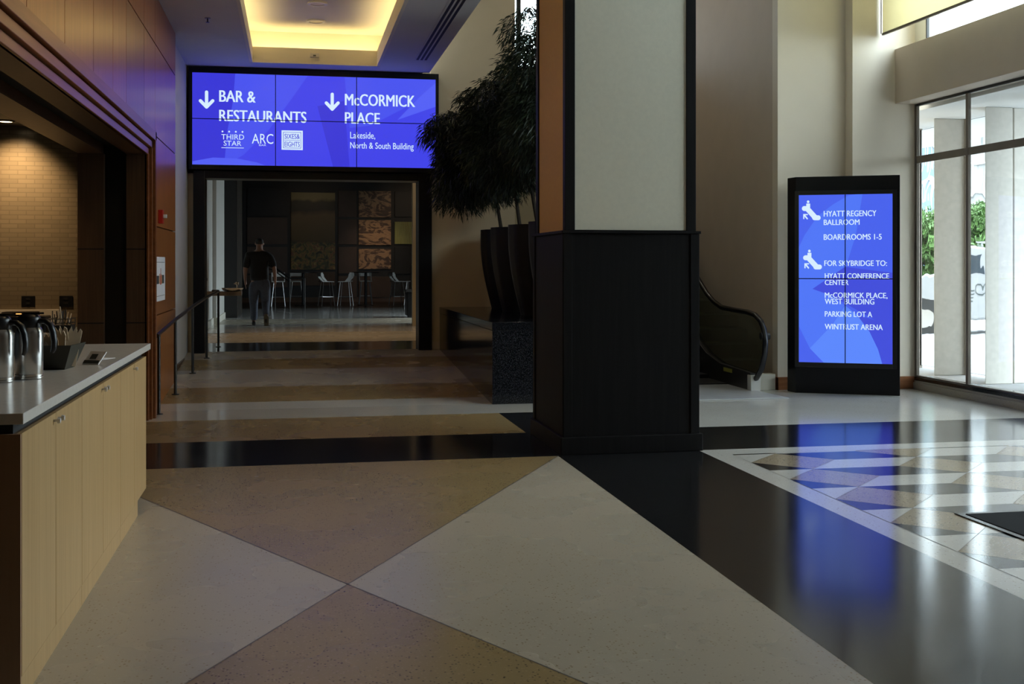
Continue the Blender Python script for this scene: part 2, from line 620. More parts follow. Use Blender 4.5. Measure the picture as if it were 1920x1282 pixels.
for c in range(-5, 12):
    for r in range(-3, 24):
        col3 = (c - 1) // 3
        if (c - 1) % 3:
            continue
        if (r - 1 - col3) % 2:
            continue
        n = (c, r + 1)
        shapes = [([(c - 1, r), (c, r - 1), (c + 1, r), (c, r + 1)], SA),
                  ([n, (n[0] + 1, n[1] - 1), (n[0] + 3, n[1] - 1), (n[0] + 2, n[1])], WH),
                  ([n, (n[0] + 2, n[1]), (n[0] + 3, n[1] + 1), (n[0] + 1, n[1] + 1)], BL)]
        for pts, m in shapes:
            p = clip(ccw([G(*a) for a in pts]), fx0, fx1, fy0, fy1)
            if p:
                flat(p, m, E2)
                if m == SA:
                    for i in range(len(p)):
                        strip(p[i - 1], p[i], .003, JO, E3)
for a, b in (((fx0, fy0), (fx0, fy1)), ((fx0, fy1), (fx1, fy1)), ((fx1, fy0), (fx1, fy1))):
    strip(a, b, .005, JO, E3)
struct('floor', fl, ['terr_cream', 'terr_tan', 'terr_white', 'terr_black', 'joint', 'terr_tan_washed'])

# ramp up to the doorway, upper floor beyond
RZ, RY0, RY1 = .28, 12.7, 17.45


def rampz(y):
    return max(0, min(RZ, (y - RY0) / (RY1 - RY0) * RZ))


rp = MB()
ys = [(12.7, 13.15, 2), (13.15, 14.2, 1), (14.2, 15.6, 0), (15.6, 16.6, 1), (16.6, 17.45, 0)]
for a, b, m in ys:
    rp.poly([(-1.6, a, rampz(a)), (2.3, a, rampz(a)), (2.3, b, rampz(b)), (-1.6, b, rampz(b))], m)
rp.box(-1.6, 2.19, 17.43, 17.45, 0, .27, 0)
struct('floor_ramp', rp, ['terr_cream', 'terr_tan', 'terr_white'])
up = MB()
for a, b, m in ((17.45, 19.35, 3), (19.35, 22.2, 0), (22.2, 25.2, 2), (25.2, 27.6, 0), (27.6, 34.3, 2), (34.3, 40.3, 5)):
    up.poly([(-2.2, a, RZ), (6.5, a, RZ), (6.5, b, RZ), (-2.2, b, RZ)], m)
struct('floor_upper', up, ['terr_cream', 'terr_tan', 'terr_white', 'terr_black', 'joint', 'room_wood'])

# ------------------------------------------------------------------ WALLS
LC = 4.47      # low ceiling
HC = 8.6       # lobby ceiling
WX = -1.45     # face of the wood wall
OY0, OY1, OZ = 2.6, 11.97, 2.68   # serving opening

# wood wall: separate veneer panels on a black backing
ww = MB()
ww.box(WX - .10, WX - .036, OY1 + .02, 14.83, -.02, LC, 1)
ww.box(WX - .10, WX - .03, OY0, OY1, OZ + .1, LC, 1)
ww.box(WX - .10, WX - .03, -8.2, OY0, -.02, LC, 1)
zs = [0, 1.022, 1.98, 2.95, 3.93, LC]
yl = [-8.2, -5.4, -4.3, -3.2, -2.1, -1.0, .1, 1.2, 2.35, 3.45, 4.5, 5.6, 6.71, 7.78, 8.86, 9.79, 10.55, 11.77, 12.69, 14.82]
for i in range(len(yl) - 1):
    for j in range(5):
        y0, y1, z0, z1 = yl[i], yl[i + 1], zs[j], zs[j + 1]
        if j < 3:                    # rows cut by the opening
            if y1 <= OY0 + .01 or y0 >= OY1 + .0:
                pass
            elif y0 < OY0 < y1:
                y1 = OY0
            elif y0 < OY1 < y1:
                y0 = OY1
            else:
                continue
        ww.box(WX - .035, WX, y0 + .006, y1 - .006, z0 + .007 if j else 0, z1 - .007)
for j in range(5):                   # the end grain of the wall where it steps back to the painted wall
    ww.box(WX - .13, WX - .001, 14.815, 14.83, zs[j] + .007, zs[j + 1] - .007)
struct('wall_left', ww, ['wood_panel', 'seam'])

# stepped casing round the serving opening
tr = MB()
for k, (w0, w1, p) in enumerate(((0, .062, .018), (.076, .142, .044), (.156, .25, .070))):
    x1 = WX + p
    tr.box(WX - .02, x1, OY0, OY1 + w1, OZ + w0, OZ + w1)
    tr.box(WX - .02, x1, OY1 + w0, OY1 + w1, 0, OZ + w1)
struct('trim_1', tr, 'wood_trim', .004)
sf = MB()                            # reveals: wood, black shutter slot, wood
for a, b, m in ((WX, -1.645, 0), (-1.645, -1.86, 1), (-1.86, -2.11, 0)):
    d = .0 if m == 0 else .09
    sf.box(b, a, OY1 + d, OY1 + .12, 0, OZ + d + .0, m)
    sf.box(b, a, OY0, OY1 + d, OZ + d, OZ + .12, m)
for z in (.98, 1.72):
    sf.box(-1.645, WX, OY1 - .001, OY1 + .01, z, z + .012, 1)
    sf.box(-2.11, -1.86, OY1 - .001, OY1 + .01, z, z + .012, 1)
sf.box(-2.11, -1.5, OY1 + .121, 12.199, 0, LC, 1)
sf.box(-2.11, WX - .11, OY0, OY1 + .12, OZ + .121, 2.955, 1)
struct('trim_2', sf, ['walnut', 'black_matte'])

# coffee room behind the opening
cr = MB()
cr.box(-6.4, -2.0, 12.2, 12.35, 0, 3.2)
struct('wall_coffee_back', cr, 'tile')
cr = MB()
cr.box(-6.5, -6.4, 2.3, 12.35, 0, 3.2)
cr.box(-6.5, -1.5, 2.3, 2.4, 0, 3.2)
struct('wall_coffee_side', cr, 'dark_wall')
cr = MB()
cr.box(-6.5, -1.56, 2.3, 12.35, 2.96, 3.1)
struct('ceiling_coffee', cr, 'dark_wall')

# corridor walls
w = MB()
w.box(-1.75, -1.53, 14.7, 17.7, 0, LC + .1)
struct('wall_corridor_left', w, 'white_paint')
b = MB()
b.box(-1.53, -1.505, 14.85, 17.42, .02, .24)
struct('baseboard_corridor', b, 'walnut')
w = MB()                             # end wall round the doorway and out to the atrium
w.box(-1.53, -1.42, 17.42, 17.7, 0, LC)
w.box(2.06, 3.37, 17.35, 17.7, 0, HC)
w.box(-1.53, 2.06, 17.42, 17.7, 2.92, HC)
struct('wall_end', w, 'sand_paint')
b = MB()
b.box(2.06, 2.2, 17.335, 17.35, .28, .40)
struct('baseboard_end', b, 'beige_paint')
d = MB()                             # doorway frame
d.box(-1.44, -1.276, 17.28, 17.72, .27, 2.95)
d.box(1.87, 2.07, 17.28, 17.72, .27, 2.95)
d.box(-1.276, 1.87, 17.28, 17.72, 2.84, 2.95)
struct('door_1', d, 'black', .006)

# low ceiling with its tray
TX0, TX1, TY0, TY1 = -.585, 1.21, 6.0, 16.75
c = MB()
CX1 = 2.02
c.box(-1.75, TX0, -8.2, 17.4, LC, LC + .12)
c.box(TX1, CX1, -8.2, 17.2, LC, LC + .12)
c.box(TX0, TX1, TY1, 17.4, LC, LC + .12)
c.box(TX0, TX1, -8.2, TY0, LC, LC + .12)
c.box(TX1, CX1 - .08, 17.2, 17.4, LC + .02, LC + .12)
c.box(1.9, CX1, -8.2, 17.2, LC + .12, HC)         # upstand at the edge of the lobby
struct('ceiling', c, 'ceil')
c = MB()                             # raised tray with a light trough behind its lip
lip = .22
for x0, x1, y0, y1 in ((TX0 - .03, TX1 + .03, TY1 - .012, TY1 + .03), (TX0 - .03, TX1 + .03, TY0 - .03, TY0 + .012), (TX0 - .03, TX0 + .012, TY0 - .03, TY1 + .03), (TX1 - .012, TX1 + .03, TY0 - .03, TY1 + .03)):
    c.box(x0, x1, y0, y1, LC - .004, LC + lip)
o_ = .32
for x0, x1, y0, y1 in ((TX0 - o_, TX1 + o_, TY1 + o_, TY1 + o_ + .05), (TX0 - o_, TX1 + o_, TY0 - o_ - .05, TY0 - o_),
                       (TX0 - o_ - .05, TX0 - o_, TY0 - o_, TY1 + o_), (TX1 + o_, TX1 + o_ + .05, TY0 - o_, TY1 + o_)):
    c.box(x0, x1, y0, y1, LC + .12, 5.0)
c.box(TX0 - o_ - .05, TX1 + o_ + .05, TY0 - o_ - .05, TY1 + o_ + .05, 4.98, 5.08)
struct('ceiling_tray', c, 'ceil_warm')
for nm, lab, (x0, x1, y0, y1) in (('cove_light', 'warm light strip hidden in the ceiling tray above the blue overhead screen', (TX0, TX1, TY1 + .12, TY1 + .16)),
                                  ('cove_light', 'warm light strip along the tray edge over the wood wall', (TX0 - .16, TX0 - .12, TY0, TY1 + .1)),
                                  ('cove_light', 'warm light strip along the tray edge towards the slot diffuser', (TX1 + .12, TX1 + .16, TY0, TY1 + .1))):
    e = MB().box(x0, x1, y0, y1, LC + .13, LC + .16)
    tag(build(nm, e, 'cove'), lab, 'light', 'cove lights in the ceiling tray')

# lobby shell
w = MB()
w.box(6.885, 7.74, 13.25, 13.6, 0, HC, 1)            # wall by the window
w.box(5.97, 6.92, 13.44, 13.6, 0, HC, 1)            # wall set back beside it
w.box(5.97, 6.1, 13.6, 25.4, 0, HC)              # wall along the escalator
struct('wall_right', w, ['beige_paint', 'beige_lit'])
b = MB()
b.box(6.86, 7.72, 13.225, 13.25, 0, .16)
b.box(5.945, 6.9, 13.415, 13.44, 0, .16)
b.box(5.945, 5.97, 13.415, 14.6, 0, .16)
struct('baseboard_right', b, 'wood_base', .004)
w = MB()
w.box(-1.75, 8.0, -8.4, -8.2, 0, HC)
struct('wall_back', w, 'beige_paint')
w = MB()
w.box(1.9, 8.1, -8.4, 25.4, HC, HC + .15)
struct('ceiling_lobby', w, 'ceil')
# beam over the windows and the masonry between the two window bands
w = MB()
w.box(7.465, 7.92, -8.2, 13.3, 3.60, 4.29)
w.box(7.74, 7.92, -8.2, 13.3, 6.5, HC)
w.box(7.74, 7.92, -8.2, 5.5, .1, 6.5)  # unseen wall closing the near bays, added to cut frontal daylight
struct('beam_1', w, 'beige_paint', .006)
w = MB()
w.box(7.70, 7.95, -8.2, 13.26, 0, .085)
w.box(7.72, 7.95, -8.2, 13.26, .085, .11)
struct('curb', w, 'curb', .004)
w = MB()
w.box(7.72, 7.95, -8.2, 13.26, .11, .155)
struct('sill_1', w, 'granite', .003)


def window_band(name, z0, z1, ys_, tz=None, mull=.05, fr='alu'):
    f = MB()
    X0, X1 = 7.735, 7.775
    ya, yb = ys_[0], ys_[-1]
    f.box(X0, X1, ya, yb, z0, z0 + .02)
    f.box(X0, X1, ya, yb, z1 - .03, z1, 1)
    for y in ys_:
        f.box(X0, X1, y - mull / 2, y + mull / 2, z0, z1)
    if tz:
        f.box(X0 + .005, X1 - .005, ya, yb, tz - .045, tz + .045)
    o = struct(name, f, [fr, 'alu_dark'], .003)
    levels = [z0, tz, z1] if tz else [z0, z1]
    for i in range(len(ys_) - 1):
        for j in range(len(levels) - 1):
            p = MB().box(7.752, 7.758, ys_[i] + mull / 2, ys_[i + 1] - mull / 2, levels[j] + .02, levels[j + 1] - .03)
            struct('pane', p, 'glass', 0, o)
    return o


my = [13.23 - 1.12 * k for k in range(0, 8)]
window_band('window_1', .155, 3.60, my[::-1], 2.895)
window_band('window_2', 4.29, 6.5, [12.98 - 1.95 * k for k in range(0, 5)][::-1], None, .02, 'alu_dark')
w = MB()
w.box(7.74, 7.92, 12.98, 13.3, 4.29, 6.5)
struct('trim_3', w, 'cream_wall')
# atrium glazing behind the tree
f = MB()
AY = 25.2
for x in (3.45, 4.83, 4.98, 5.9):
    f.box(x - .05, x + .05, AY, AY + .1, 0, HC)
for z in (0, 2.3, 4.7, 8.4):
    f.box(3.4, 5.97, AY, AY + .1, z, z + .12)
aw = struct('window_3', f, 'alu_dark')
struct('pane', MB().box(3.45, 5.95, AY + .04, AY + .046, .1, HC), 'glass', 0, aw)
w = MB()
w.box(3.2, 3.37, 17.6, 25.4, 0, HC)
struct('wall_atrium', w, 'beige_paint')
# dark cafe room beyond the doorway
w = MB()
w.box(-2.0, -1.72, 17.7, 25.5, .2, 4.6)
w.box(-2.0, -1.64, 25.5, 28.4, .2, 4.6)
struct('wall_room_left', w, 'white_paint')
b = MB()
b.box(-1.72, -1.69, 17.75, 25.48, .28, .42)
b.box(-1.72, -1.61, 25.47, 25.5, .28, .42)
b.box(-1.64, -1.61, 25.5, 28.4, .28, .42)
struct('baseboard_room', b, 'cream_wall')
w = MB()
w.box(2.47, 6.5, 24.0, 24.2, .2, 4.6)
w.box(2.3, 6.5, 17.68, 17.72, .2, 4.6)
struct('wall_room_right', w, 'tan_paint')
w = MB()
w.box(-2.2, 6.5, 40.0, 40.2, .2, 4.8)
w.box(6.4, 6.5, 29.2, 40.2, .2, 4.8)
w.box(6.4, 6.5, 24.2, 29.2, 3.9, 4.8)
w.box(-2.2, -2.0, 28.4, 40.2, .2, 4.8)
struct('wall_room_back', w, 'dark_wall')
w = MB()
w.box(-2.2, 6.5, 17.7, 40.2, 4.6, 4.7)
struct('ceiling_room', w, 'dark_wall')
f = MB()
for y in (24.25, 25.9, 27.55, 29.15):
    f.box(6.41, 6.47, y - .04, y + .04, .28, 3.9)
f.box(6.41, 6.47, 24.25, 29.15, .28, .36)
f.box(6.41, 6.47, 24.25, 29.15, 3.82, 3.9)
cwin = struct('window_4', f, 'alu_dark')
struct('pane', MB().box(6.438, 6.442, 24.25, 29.15, .3, 3.9), 'glass', 0, cwin)
dk = MB()
dk.box(-1.64, -1.34, 28.4, 31.2, .28, 4.6)
for k in range(4):
    dk.box(-1.345, -1.325, 28.45 + k * .75, 28.49 + k * .75, .3, 4.6, 1)
struct('pillar_room', dk, ['dark_wall', 'alu'])

# ------------------------------------------------------------------ COLUMN
PX0, PX1, PY0, PY1 = 2.165, 3.395, 9.155, 10.40
c = MB()
c.box(PX0 + .09, PX1 - .09, PY0 + .09, PY1 - .09, 0, HC)
column = struct('column', c, 'espresso')
column['label'] = 'square lobby column with cream panels and a side coloured warm-lit above a dark wood pedestal'
ped = MB()
ped.box(PX0 + .03, PX1 - .03, PY0 + .03, PY1 - .03, .14, 1.83)
build('pedestal', ped, 'espresso', column, .006)
ped = MB()
ped.box(PX0, PX1, PY0, PY1, 0, .145)
build('plinth', ped, 'espresso', column, .006)
cap = MB()
cap.box(PX0 + .012, PX1 - .012, PY0 + .012, PY1 - .012, 1.83, 1.853)
build('pedestal_cap', cap, 'espresso', column, .004)
for (a, b) in ((PX0 + .025, PX0 + .10), (PX1 - .10, PX1 - .025)):          # stiles at the pedestal corners
    build('corner_stile', MB().box(a, b, PY0 + .02, PY0 + .031, .145, 1.83), 'espresso', column, .002)
for (a, b) in ((PY0 + .025, PY0 + .10), (PY1 - .10, PY1 - .025)):
    build('corner_stile', MB().box(PX0 + .02, PX0 + .031, a, b, .145, 1.83), 'espresso', column, .002)
UX0, UX1, UY0, UY1 = PX0 + .045, PX1 - .045, PY0 + .045, PY1 - .045
for x in (UX0, UX1 - .085):
    for y in (UY0, UY1 - .085):
        build('corner_post', MB().box(x, x + .085, y, y + .085, 1.853, HC), 'espresso', column, .004)
cp = build('fabric_panel', MB().box(UX0 + .085, UX1 - .085, UY0 + .014, UY0 + .06, 1.86, HC), 'col_cream', column)
cp['label'] = 'cream fabric panel'
cp = build('fabric_panel', MB().box(UX0 + .014, UX0 + .06, UY0 + .085, UY1 - .085, 1.86, HC), 'col_warm_lit', column)
cp['label'] = 'fabric panel coloured as warm-lit'
build('fabric_panel', MB().box(UX1 - .06, UX1 - .014, UY0 + .085, UY1 - .085, 1.86, HC), 'col_cream', column)
build('fabric_panel', MB().box(UX0 + .085, UX1 - .085, UY1 - .06, UY1 - .014, 1.86, HC), 'col_cream', column)

# ------------------------------------------------------------------ SCREENS AND LETTERING
_cap = {}


def text_mesh(s, bold=0.0):
    cu = bpy.data.curves.new('lettering', 'FONT')
    cu.body = s
    cu.size = 1
    cu.resolution_u = 3
    cu.offset = bold
    o = bpy.data.objects.new('lettering', cu)
    COL.objects.link(o)
    me = bpy.data.meshes.new_from_object(o)
    bpy.data.objects.remove(o)
    return me


def lettering(s, x0, x1, zb, zt, y, mat, parent, bold=.0, name='lettering'):
    """text standing in the local xz plane: left, right, baseline, cap height"""
    me = text_mesh(s)
    if 'H' not in _cap:
        h = text_mesh('H')
        _cap['H'] = max(v.co.y for v in h.vertices)
        bpy.data.meshes.remove(h)
    if bold > 0:                                 # heavier strokes: a second pass beside the first
        bm = bmesh.new()
        bm.from_mesh(me)
        g2 = bmesh.ops.duplicate(bm, geom=bm.verts[:] + bm.edges[:] + bm.faces[:])
        for v in g2['geom']:
            if isinstance(v, bmesh.types.BMVert):
                v.co.x += bold * 2.4
                v.co.z += .003
        bm.to_mesh(me)
        bm.free()
    xs = [v.co.x for v in me.vertices]
    sx = (x1 - x0) / (max(xs) - min(xs))
    sz = (zt - zb) / _cap['H']
    xmin = min(xs)
    for v in me.vertices:
        v.co = (x0 + (v.co.x - xmin) * sx, y - v.co.z * .1, zb + v.co.y * sz)
    me.materials.clear()
    me.materials.append(M[mat])
    me.update()
    o = bpy.data.objects.new(name, me)
    COL.objects.link(o)
    o.parent = parent
    return o


def capsule(a, b, w, n=8):
    a, b = Vector(a), Vector(b)
    d = (b - a).normalized()
    ang = math.atan2(d.y, d.x)
    return [(b.x + w * math.cos(ang + t), b.y + w * math.sin(ang + t)) for t in [(-PI / 2 + PI * k / n) for k in range(n + 1)]] + \
           [(a.x + w * math.cos(ang + t), a.y + w * math.sin(ang + t)) for t in [(PI / 2 + PI * k / n) for k in range(n + 1)]]


def disc(c, r, n=16, sx=1.0):
    return [(c[0] + r * sx * math.cos(2 * PI * k / n), c[1] + r * math.sin(2 * PI * k / n)) for k in range(n)]


def screen_tiles(parent, x0, x1, z0, z1, nx, nz, y, shapes, mats, seam):
    """one emissive tile per display, its graphics clipped to the tile"""
    for i in range(nx):
        for j in range(nz):
            a0, a1 = x0 + (x1 - x0) * i / nx, x0 + (x1 - x0) * (i + 1) / nx
            b0, b1 = z0 + (z1 - z0) * j / nz, z0 + (z1 - z0) * (j + 1) / nz
            mb = MB().box(a0, a1, y, y + .03, b0, b1)
            for k, (pts, m) in enumerate(shapes):
                p = clip(ccw(pts), a0, a1, b0, b1)
                if p:
                    mb.poly([(px, y - .0004 * (k + 1), pz) for px, pz in p], m)
            build('display_tile', mb, mats, parent, local=True)
    bars = MB()
    for i in range(1, nx):
        x = x0 + (x1 - x0) * i / nx
        bars.box(x - seam, x + seam, y - .008, y, z0, z1)
    for j in range(1, nz):
        z = z0 + (z1 - z0) * j / nz
        bars.box(x0, x1, y - .0079, y, z - seam, z + seam)
    build('bezel_seam', bars, 'black', parent, local=True)


# overhead sign: local x along the wall, y away from the viewer
SX0, SX1, SZ0, SZ1 = -1.447, 2.118, 3.03, 4.373
sign = thing('overhead_sign', 'wide blue overhead screen above the doorway reading BAR & RESTAURANTS and McCORMICK PLACE', 'sign', (0, 17.2, 2.96))
fr = MB()
fz = 2.96
for bx in ((-1.50, SX0, 0, .2, 0, 1.5), (SX1, 2.165, 0, .2, 0, 1.5), (SX0, SX1, 0, .2, 0, SZ0 - fz), (SX0, SX1, 0, .2, SZ1 - fz, 1.5)):
    fr.box(*bx)
fr.box(-1.45, 2.12, .06, .2, .03, 1.46)
build('sign_frame', fr, 'black', sign, .004, local=True)


def sg(x, y):
    """photo measurement on the sign face to its local coordinates"""
    u = (x - 363) / 450
    t, b = 138 + 13 * u, 308 + 6 * u
    return (SX0 + (SX1 - SX0) * u, (SZ1 - (y - t) / (b - t) * (SZ1 - SZ0)) - fz)


P_ = lambda *pts: [sg(*p) for p in pts]
shapes = [(P_((440, 138), (470, 138), (440, 200), (425, 260), (420, 310), (363, 310), (363, 138)), 2),
          (P_((440, 138), (575, 140), (540, 190), (500, 245), (455, 290), (420, 310), (425, 250), (436, 190)), 1),
          (P_((575, 150), (590, 190), (604, 260), (620, 312), (440, 312), (500, 262), (545, 205)), 0),
          (P_((640, 142), (815, 150), (815, 160), (760, 200), (690, 235), (650, 240), (645, 190)), 1),
          (P_((815, 155), (815, 200), (740, 225), (780, 185)), 3),
          (P_((363, 308), (363, 302), (400, 295), (445, 297), (480, 304), (500, 312)), 3),
          (P_((590, 200), (640, 190), (650, 315), (620, 315)), 2)]
screen_tiles(sign, SX0, SX1, SZ0 - fz, SZ1 - fz, 3, 2, .02, shapes, ['s0', 's1', 's2', 's3'], .0055)


def sgt(s, x0, x1, yt, yb, bold=.0):
    a, b = sg(x0, yb), sg(x1, yb)
    t = sg(x0, yt)
    return lettering(s, a[0], b[0], a[1], t[1], .0145, 'white_text', sign, bold)


sgt('BAR &', 411, 477, 171, 192, .022)
sgt('RESTAURANTS', 411, 570, 207, 227.5, .022)
sgt('McCORMICK', 641, 774, 177, 198, .022)
sgt('PLACE', 641, 707, 211, 231.5, .022)
sgt('Lakeside,', 651, 698, 247, 259, .005)
sgt('North & South Building', 651, 771, 266, 277.5, .005)
sgt('THIRD', 415, 456, 252, 261.5, -.012)
sgt('STAR', 419, 451, 264, 273, -.012)
sgt('ARC', 470, 509, 251, 269, -.015)
sgt('BAR', 483, 496, 270.5, 273.5)


def sign_marks(name, polys, parent, y, mat, conv):
    mb = MB()
    for k, p in enumerate(polys):
        mb.prism([conv(*q) for q in p][::-1] if conv is not None else p, y, y + .002, 'y')
    return build(name, mb, mat, parent, local=True)


for ax, ay in ((388.5, 171.5), (617.5, 175)):
    sign_marks('arrow', [capsule((ax, ay + 3), (ax, ay + 29), 3), capsule((ax, ay + 30.5), (ax - 11, ay + 19), 3), capsule((ax, ay + 30.5), (ax + 11, ay + 19), 3)],
               sign, .0125, 'white_text', sg)
for x in (417, 429, 441, 453):
    sign_marks('logo_dot', [disc((x, 247 + .02 * (x - 417)), 1.7, 10)], sign, .0125, 'white_text', sg)
sign_marks('logo_rule', [[(415, 276.4), (455.5, 277), (455.5, 278), (415, 277.4)]], sign, .0125, 'white_text', sg)
sq = [[(524, 244.5), (563, 245.3), (563, 281), (524, 280.3)]]
sign_marks('logo_square', sq, sign, .0135, 'white_text', sg)
sign_marks('logo_border', [[(527, 247.6), (560, 248.3), (560, 249.1), (527, 248.4)], [(527, 276.6), (560, 277.3), (560, 278.1), (527, 277.4)],
                           [(527, 248), (527.9, 248), (527.9, 277), (527, 277)], [(559.2, 248), (560, 248), (560, 278), (559.2, 278)],
                           [(529, 262.3), (558, 262.9), (558, 263.6), (529, 263)]], sign, .0115, 's2', sg)
for s_, yt, yb in (('SIXES&', 251, 260), ('EIGHTS', 265.5, 274.5)):
    a, b, t = sg(529.5, yb), sg(557.5, yb), sg(529.5, yt)
    lettering(s_, a[0], b[0], a[1], t[1], .0115, 's2', sign, .01)

# kiosk
KW = 1.217
KANG = math.atan2(12.54 - 13.10, 7.13 - 6.05)
kiosk = thing('digital_kiosk', 'tall black freestanding kiosk with a blue directory screen beside the window wall', 'kiosk', (6.05, 13.10, 0), KANG)
kb = MB()
kb.prism(ccw([(0, 0), (KW, 0), (KW, .22), (-.05, .22), (-.105, .16)]), 0, 2.645)
build('housing', kb, 'black', kiosk, .008, local=True)
kx0, kx1, kz0, kz1 = .042, 1.131, .378, 2.42
bz = MB()
for bx in ((kx0 - .05, kx0, kz0 - .06, kz1 + .05), (kx1, kx1 + .05, kz0 - .06, kz1 + .05), (kx0, kx1, kz0 - .06, kz0), (kx0, kx1, kz1, kz1 + .05)):
    bz.box(bx[0], bx[1], -.012, 0, bx[2], bx[3])
build('screen_bezel', bz, 'plastic_black', kiosk, .003, local=True)


def kk(x, y):
    u = (x - 1493.5) / (1673.3 - 1493.5)
    t, b = 366 - 3.4 * u, 677.4 + 5.6 * u
    return (kx0 + (kx1 - kx0) * u, kz1 - (y - t) / (b - t) * (kz1 - kz0))


P_ = lambda *pts: [kk(*p) for p in pts]
shapes = [(P_((1490, 470), (1505, 440), (1530, 405), (1560, 383), (1590, 366), (1617, 362), (1604, 440), (1583, 505), (1518, 542), (1490, 537)), 1),
          (P_((1617, 360), (1680, 360), (1650, 420), (1642, 480), (1640, 530), (1604, 525), (1604, 440)), 0),
          (P_((1583, 500), (1680, 512), (1680, 610), (1640, 600), (1590, 572), (1572, 562), (1520, 541)), 2),
          (P_((1490, 537), (1520, 541), (1555, 553), (1582, 572), (1560, 605), (1515, 652), (1500, 630), (1490, 600)), 1),
          (P_((1490, 604), (1515, 652), (1548, 684), (1490, 684)), 0),
          (P_((1583, 572), (1608, 592), (1630, 622), (1646, 655), (1655, 685), (1548, 685), (1515, 652), (1560, 606)), 3),
          (P_((1606, 590), (1640, 600), (1680, 608), (1680, 690), (1655, 686), (1646, 655), (1630, 622)), 2)]
screen_tiles(kiosk, kx0, kx1, kz0, kz1, 2, 2, -.009, shapes, ['k0', 'k1', 'k2', 'k3'], .0055)


def kt(s, x0, x1, yt, yb, bold=.016):
    a, b, t = kk(x0, yb), kk(x1, yb), kk(x0, yt)
    return lettering(s, a[0], b[0], a[1], t[1], -.0145, 'white_text', kiosk, bold)


for a in (('HYATT REGENCY', 1542, 1643, 395.3, 405.8), ('BALLROOM', 1542, 1611, 411.6, 421.6), ('BOARDROOMS 1-5', 1542, 1653, 439, 449.3),
          ('FOR SKYBRIDGE TO:', 1543, 1663, 488, 498), ('HYATT CONFERENCE', 1544, 1667, 511.8, 521.6), ('CENTER', 1544, 1590, 524.2, 533.7),
          ('McCORMICK PLACE,', 1544, 1664, 547.8, 557.6), ('WEST BUILDING', 1544, 1639, 559.2, 569.3), ('PARKING LOT A', 1544, 1635, 582.8, 592.8),
          ('WINTRUST ARENA', 1544, 1655, 606.4, 616.4)):
    kt(*a)
for dx, dy in ((0, 0), (2.4, 92)):
    def ki(x, y, dx=dx, dy=dy):
        return kk(x + dx, y + dy)
    sign_marks('escalator_symbol', [capsule((1504, 390.8), (1511, 390.8), 4.6), capsule((1510, 391.2), (1525, 407), 5.0), capsule((1524, 408), (1531.5, 408), 4.6),
                                    disc((1511.7, 378.2), 2.6, 12), [(1508, 381.5), (1515.6, 381.5), (1515.6, 389), (1508, 389)]], kiosk, -.0145, 'white_text', ki)
    sign_marks('arrow', [[(1502, 401), (1511, 401), (1511, 403.2), (1506.2, 403.2), (1511.6, 409.8), (1509.6, 411.4), (1504.2, 405.4), (1504.2, 410.4), (1502, 410.4)]],
               kiosk, -.0145, 'white_text', ki)

# ------------------------------------------------------------------ SERVICE COUNTER
DX = -.955
wt = MB()
wt.box(-1.75, DX + .01, 4.325, 8.016, 1.0, 1.04)
tag(build('worktop', wt, 'quartz', None, .003), 'long grey quartz worktop carrying the coffee carafes', 'countertop')
ub = [(4.345, 5.533), (5.533, 6.72), (6.72, 7.86)]
cab_lab = ['pale maple counter cabinet with a dark brown end panel, closest to the camera', 'middle pale maple cabinet of the counter, two knobs close together',
           'pale maple counter cabinet at the far end beside the wood wall, undercut at its base']
for k, (y0, y1) in enumerate(ub):
    t = thing('counter_cabinet', cab_lab[k], 'cabinet', (-1.3, (y0 + y1) / 2, 0), 0, 'maple cabinets under the worktop')
    cb_ = MB()
    cb_.box(-1.70, DX - .02, y0 + .001, y1 - .001, .09, .965)
    cb_.box(-1.69, DX - .03, y0 + .001, y1 - .001, .965, .999, 1)
    build('body', cb_, ['walnut', 'black_matte'], t)
    bs = MB().box(-1.66, DX - .002, y0 + .002, (y1 if k < 2 else 7.46) - .002, 0, .092)
    build('plinth', bs, 'maple', t)
    ymid = (y0 + y1) / 2 if k else 4.944
    for j, (a, b) in enumerate(((y0, ymid), (ymid, y1))):
        dd = build('door', MB().box(DX - .02, DX, a + .0035, b - .0035, .095, .965), 'maple', t, .0015)
        if k == 2 and j == 1:
            continue
        ky = ymid + (.042 if j else -.042)
        kn = MB()
        kn.tube([(DX, ky, .937), (DX + .012, ky, .937), (DX + .014, ky, .937), (DX + .026, ky, .937)], [.005, .005, .012, .011], 12)
        build('knob', kn, 'satin_nickel', dd)
    if k == 0:
        e = build('end_panel', MB().box(-1.70, DX - .001, 4.327, 4.344, 0, .965), 'end_wood', t)
        e['label'] = 'dark brown end panel'


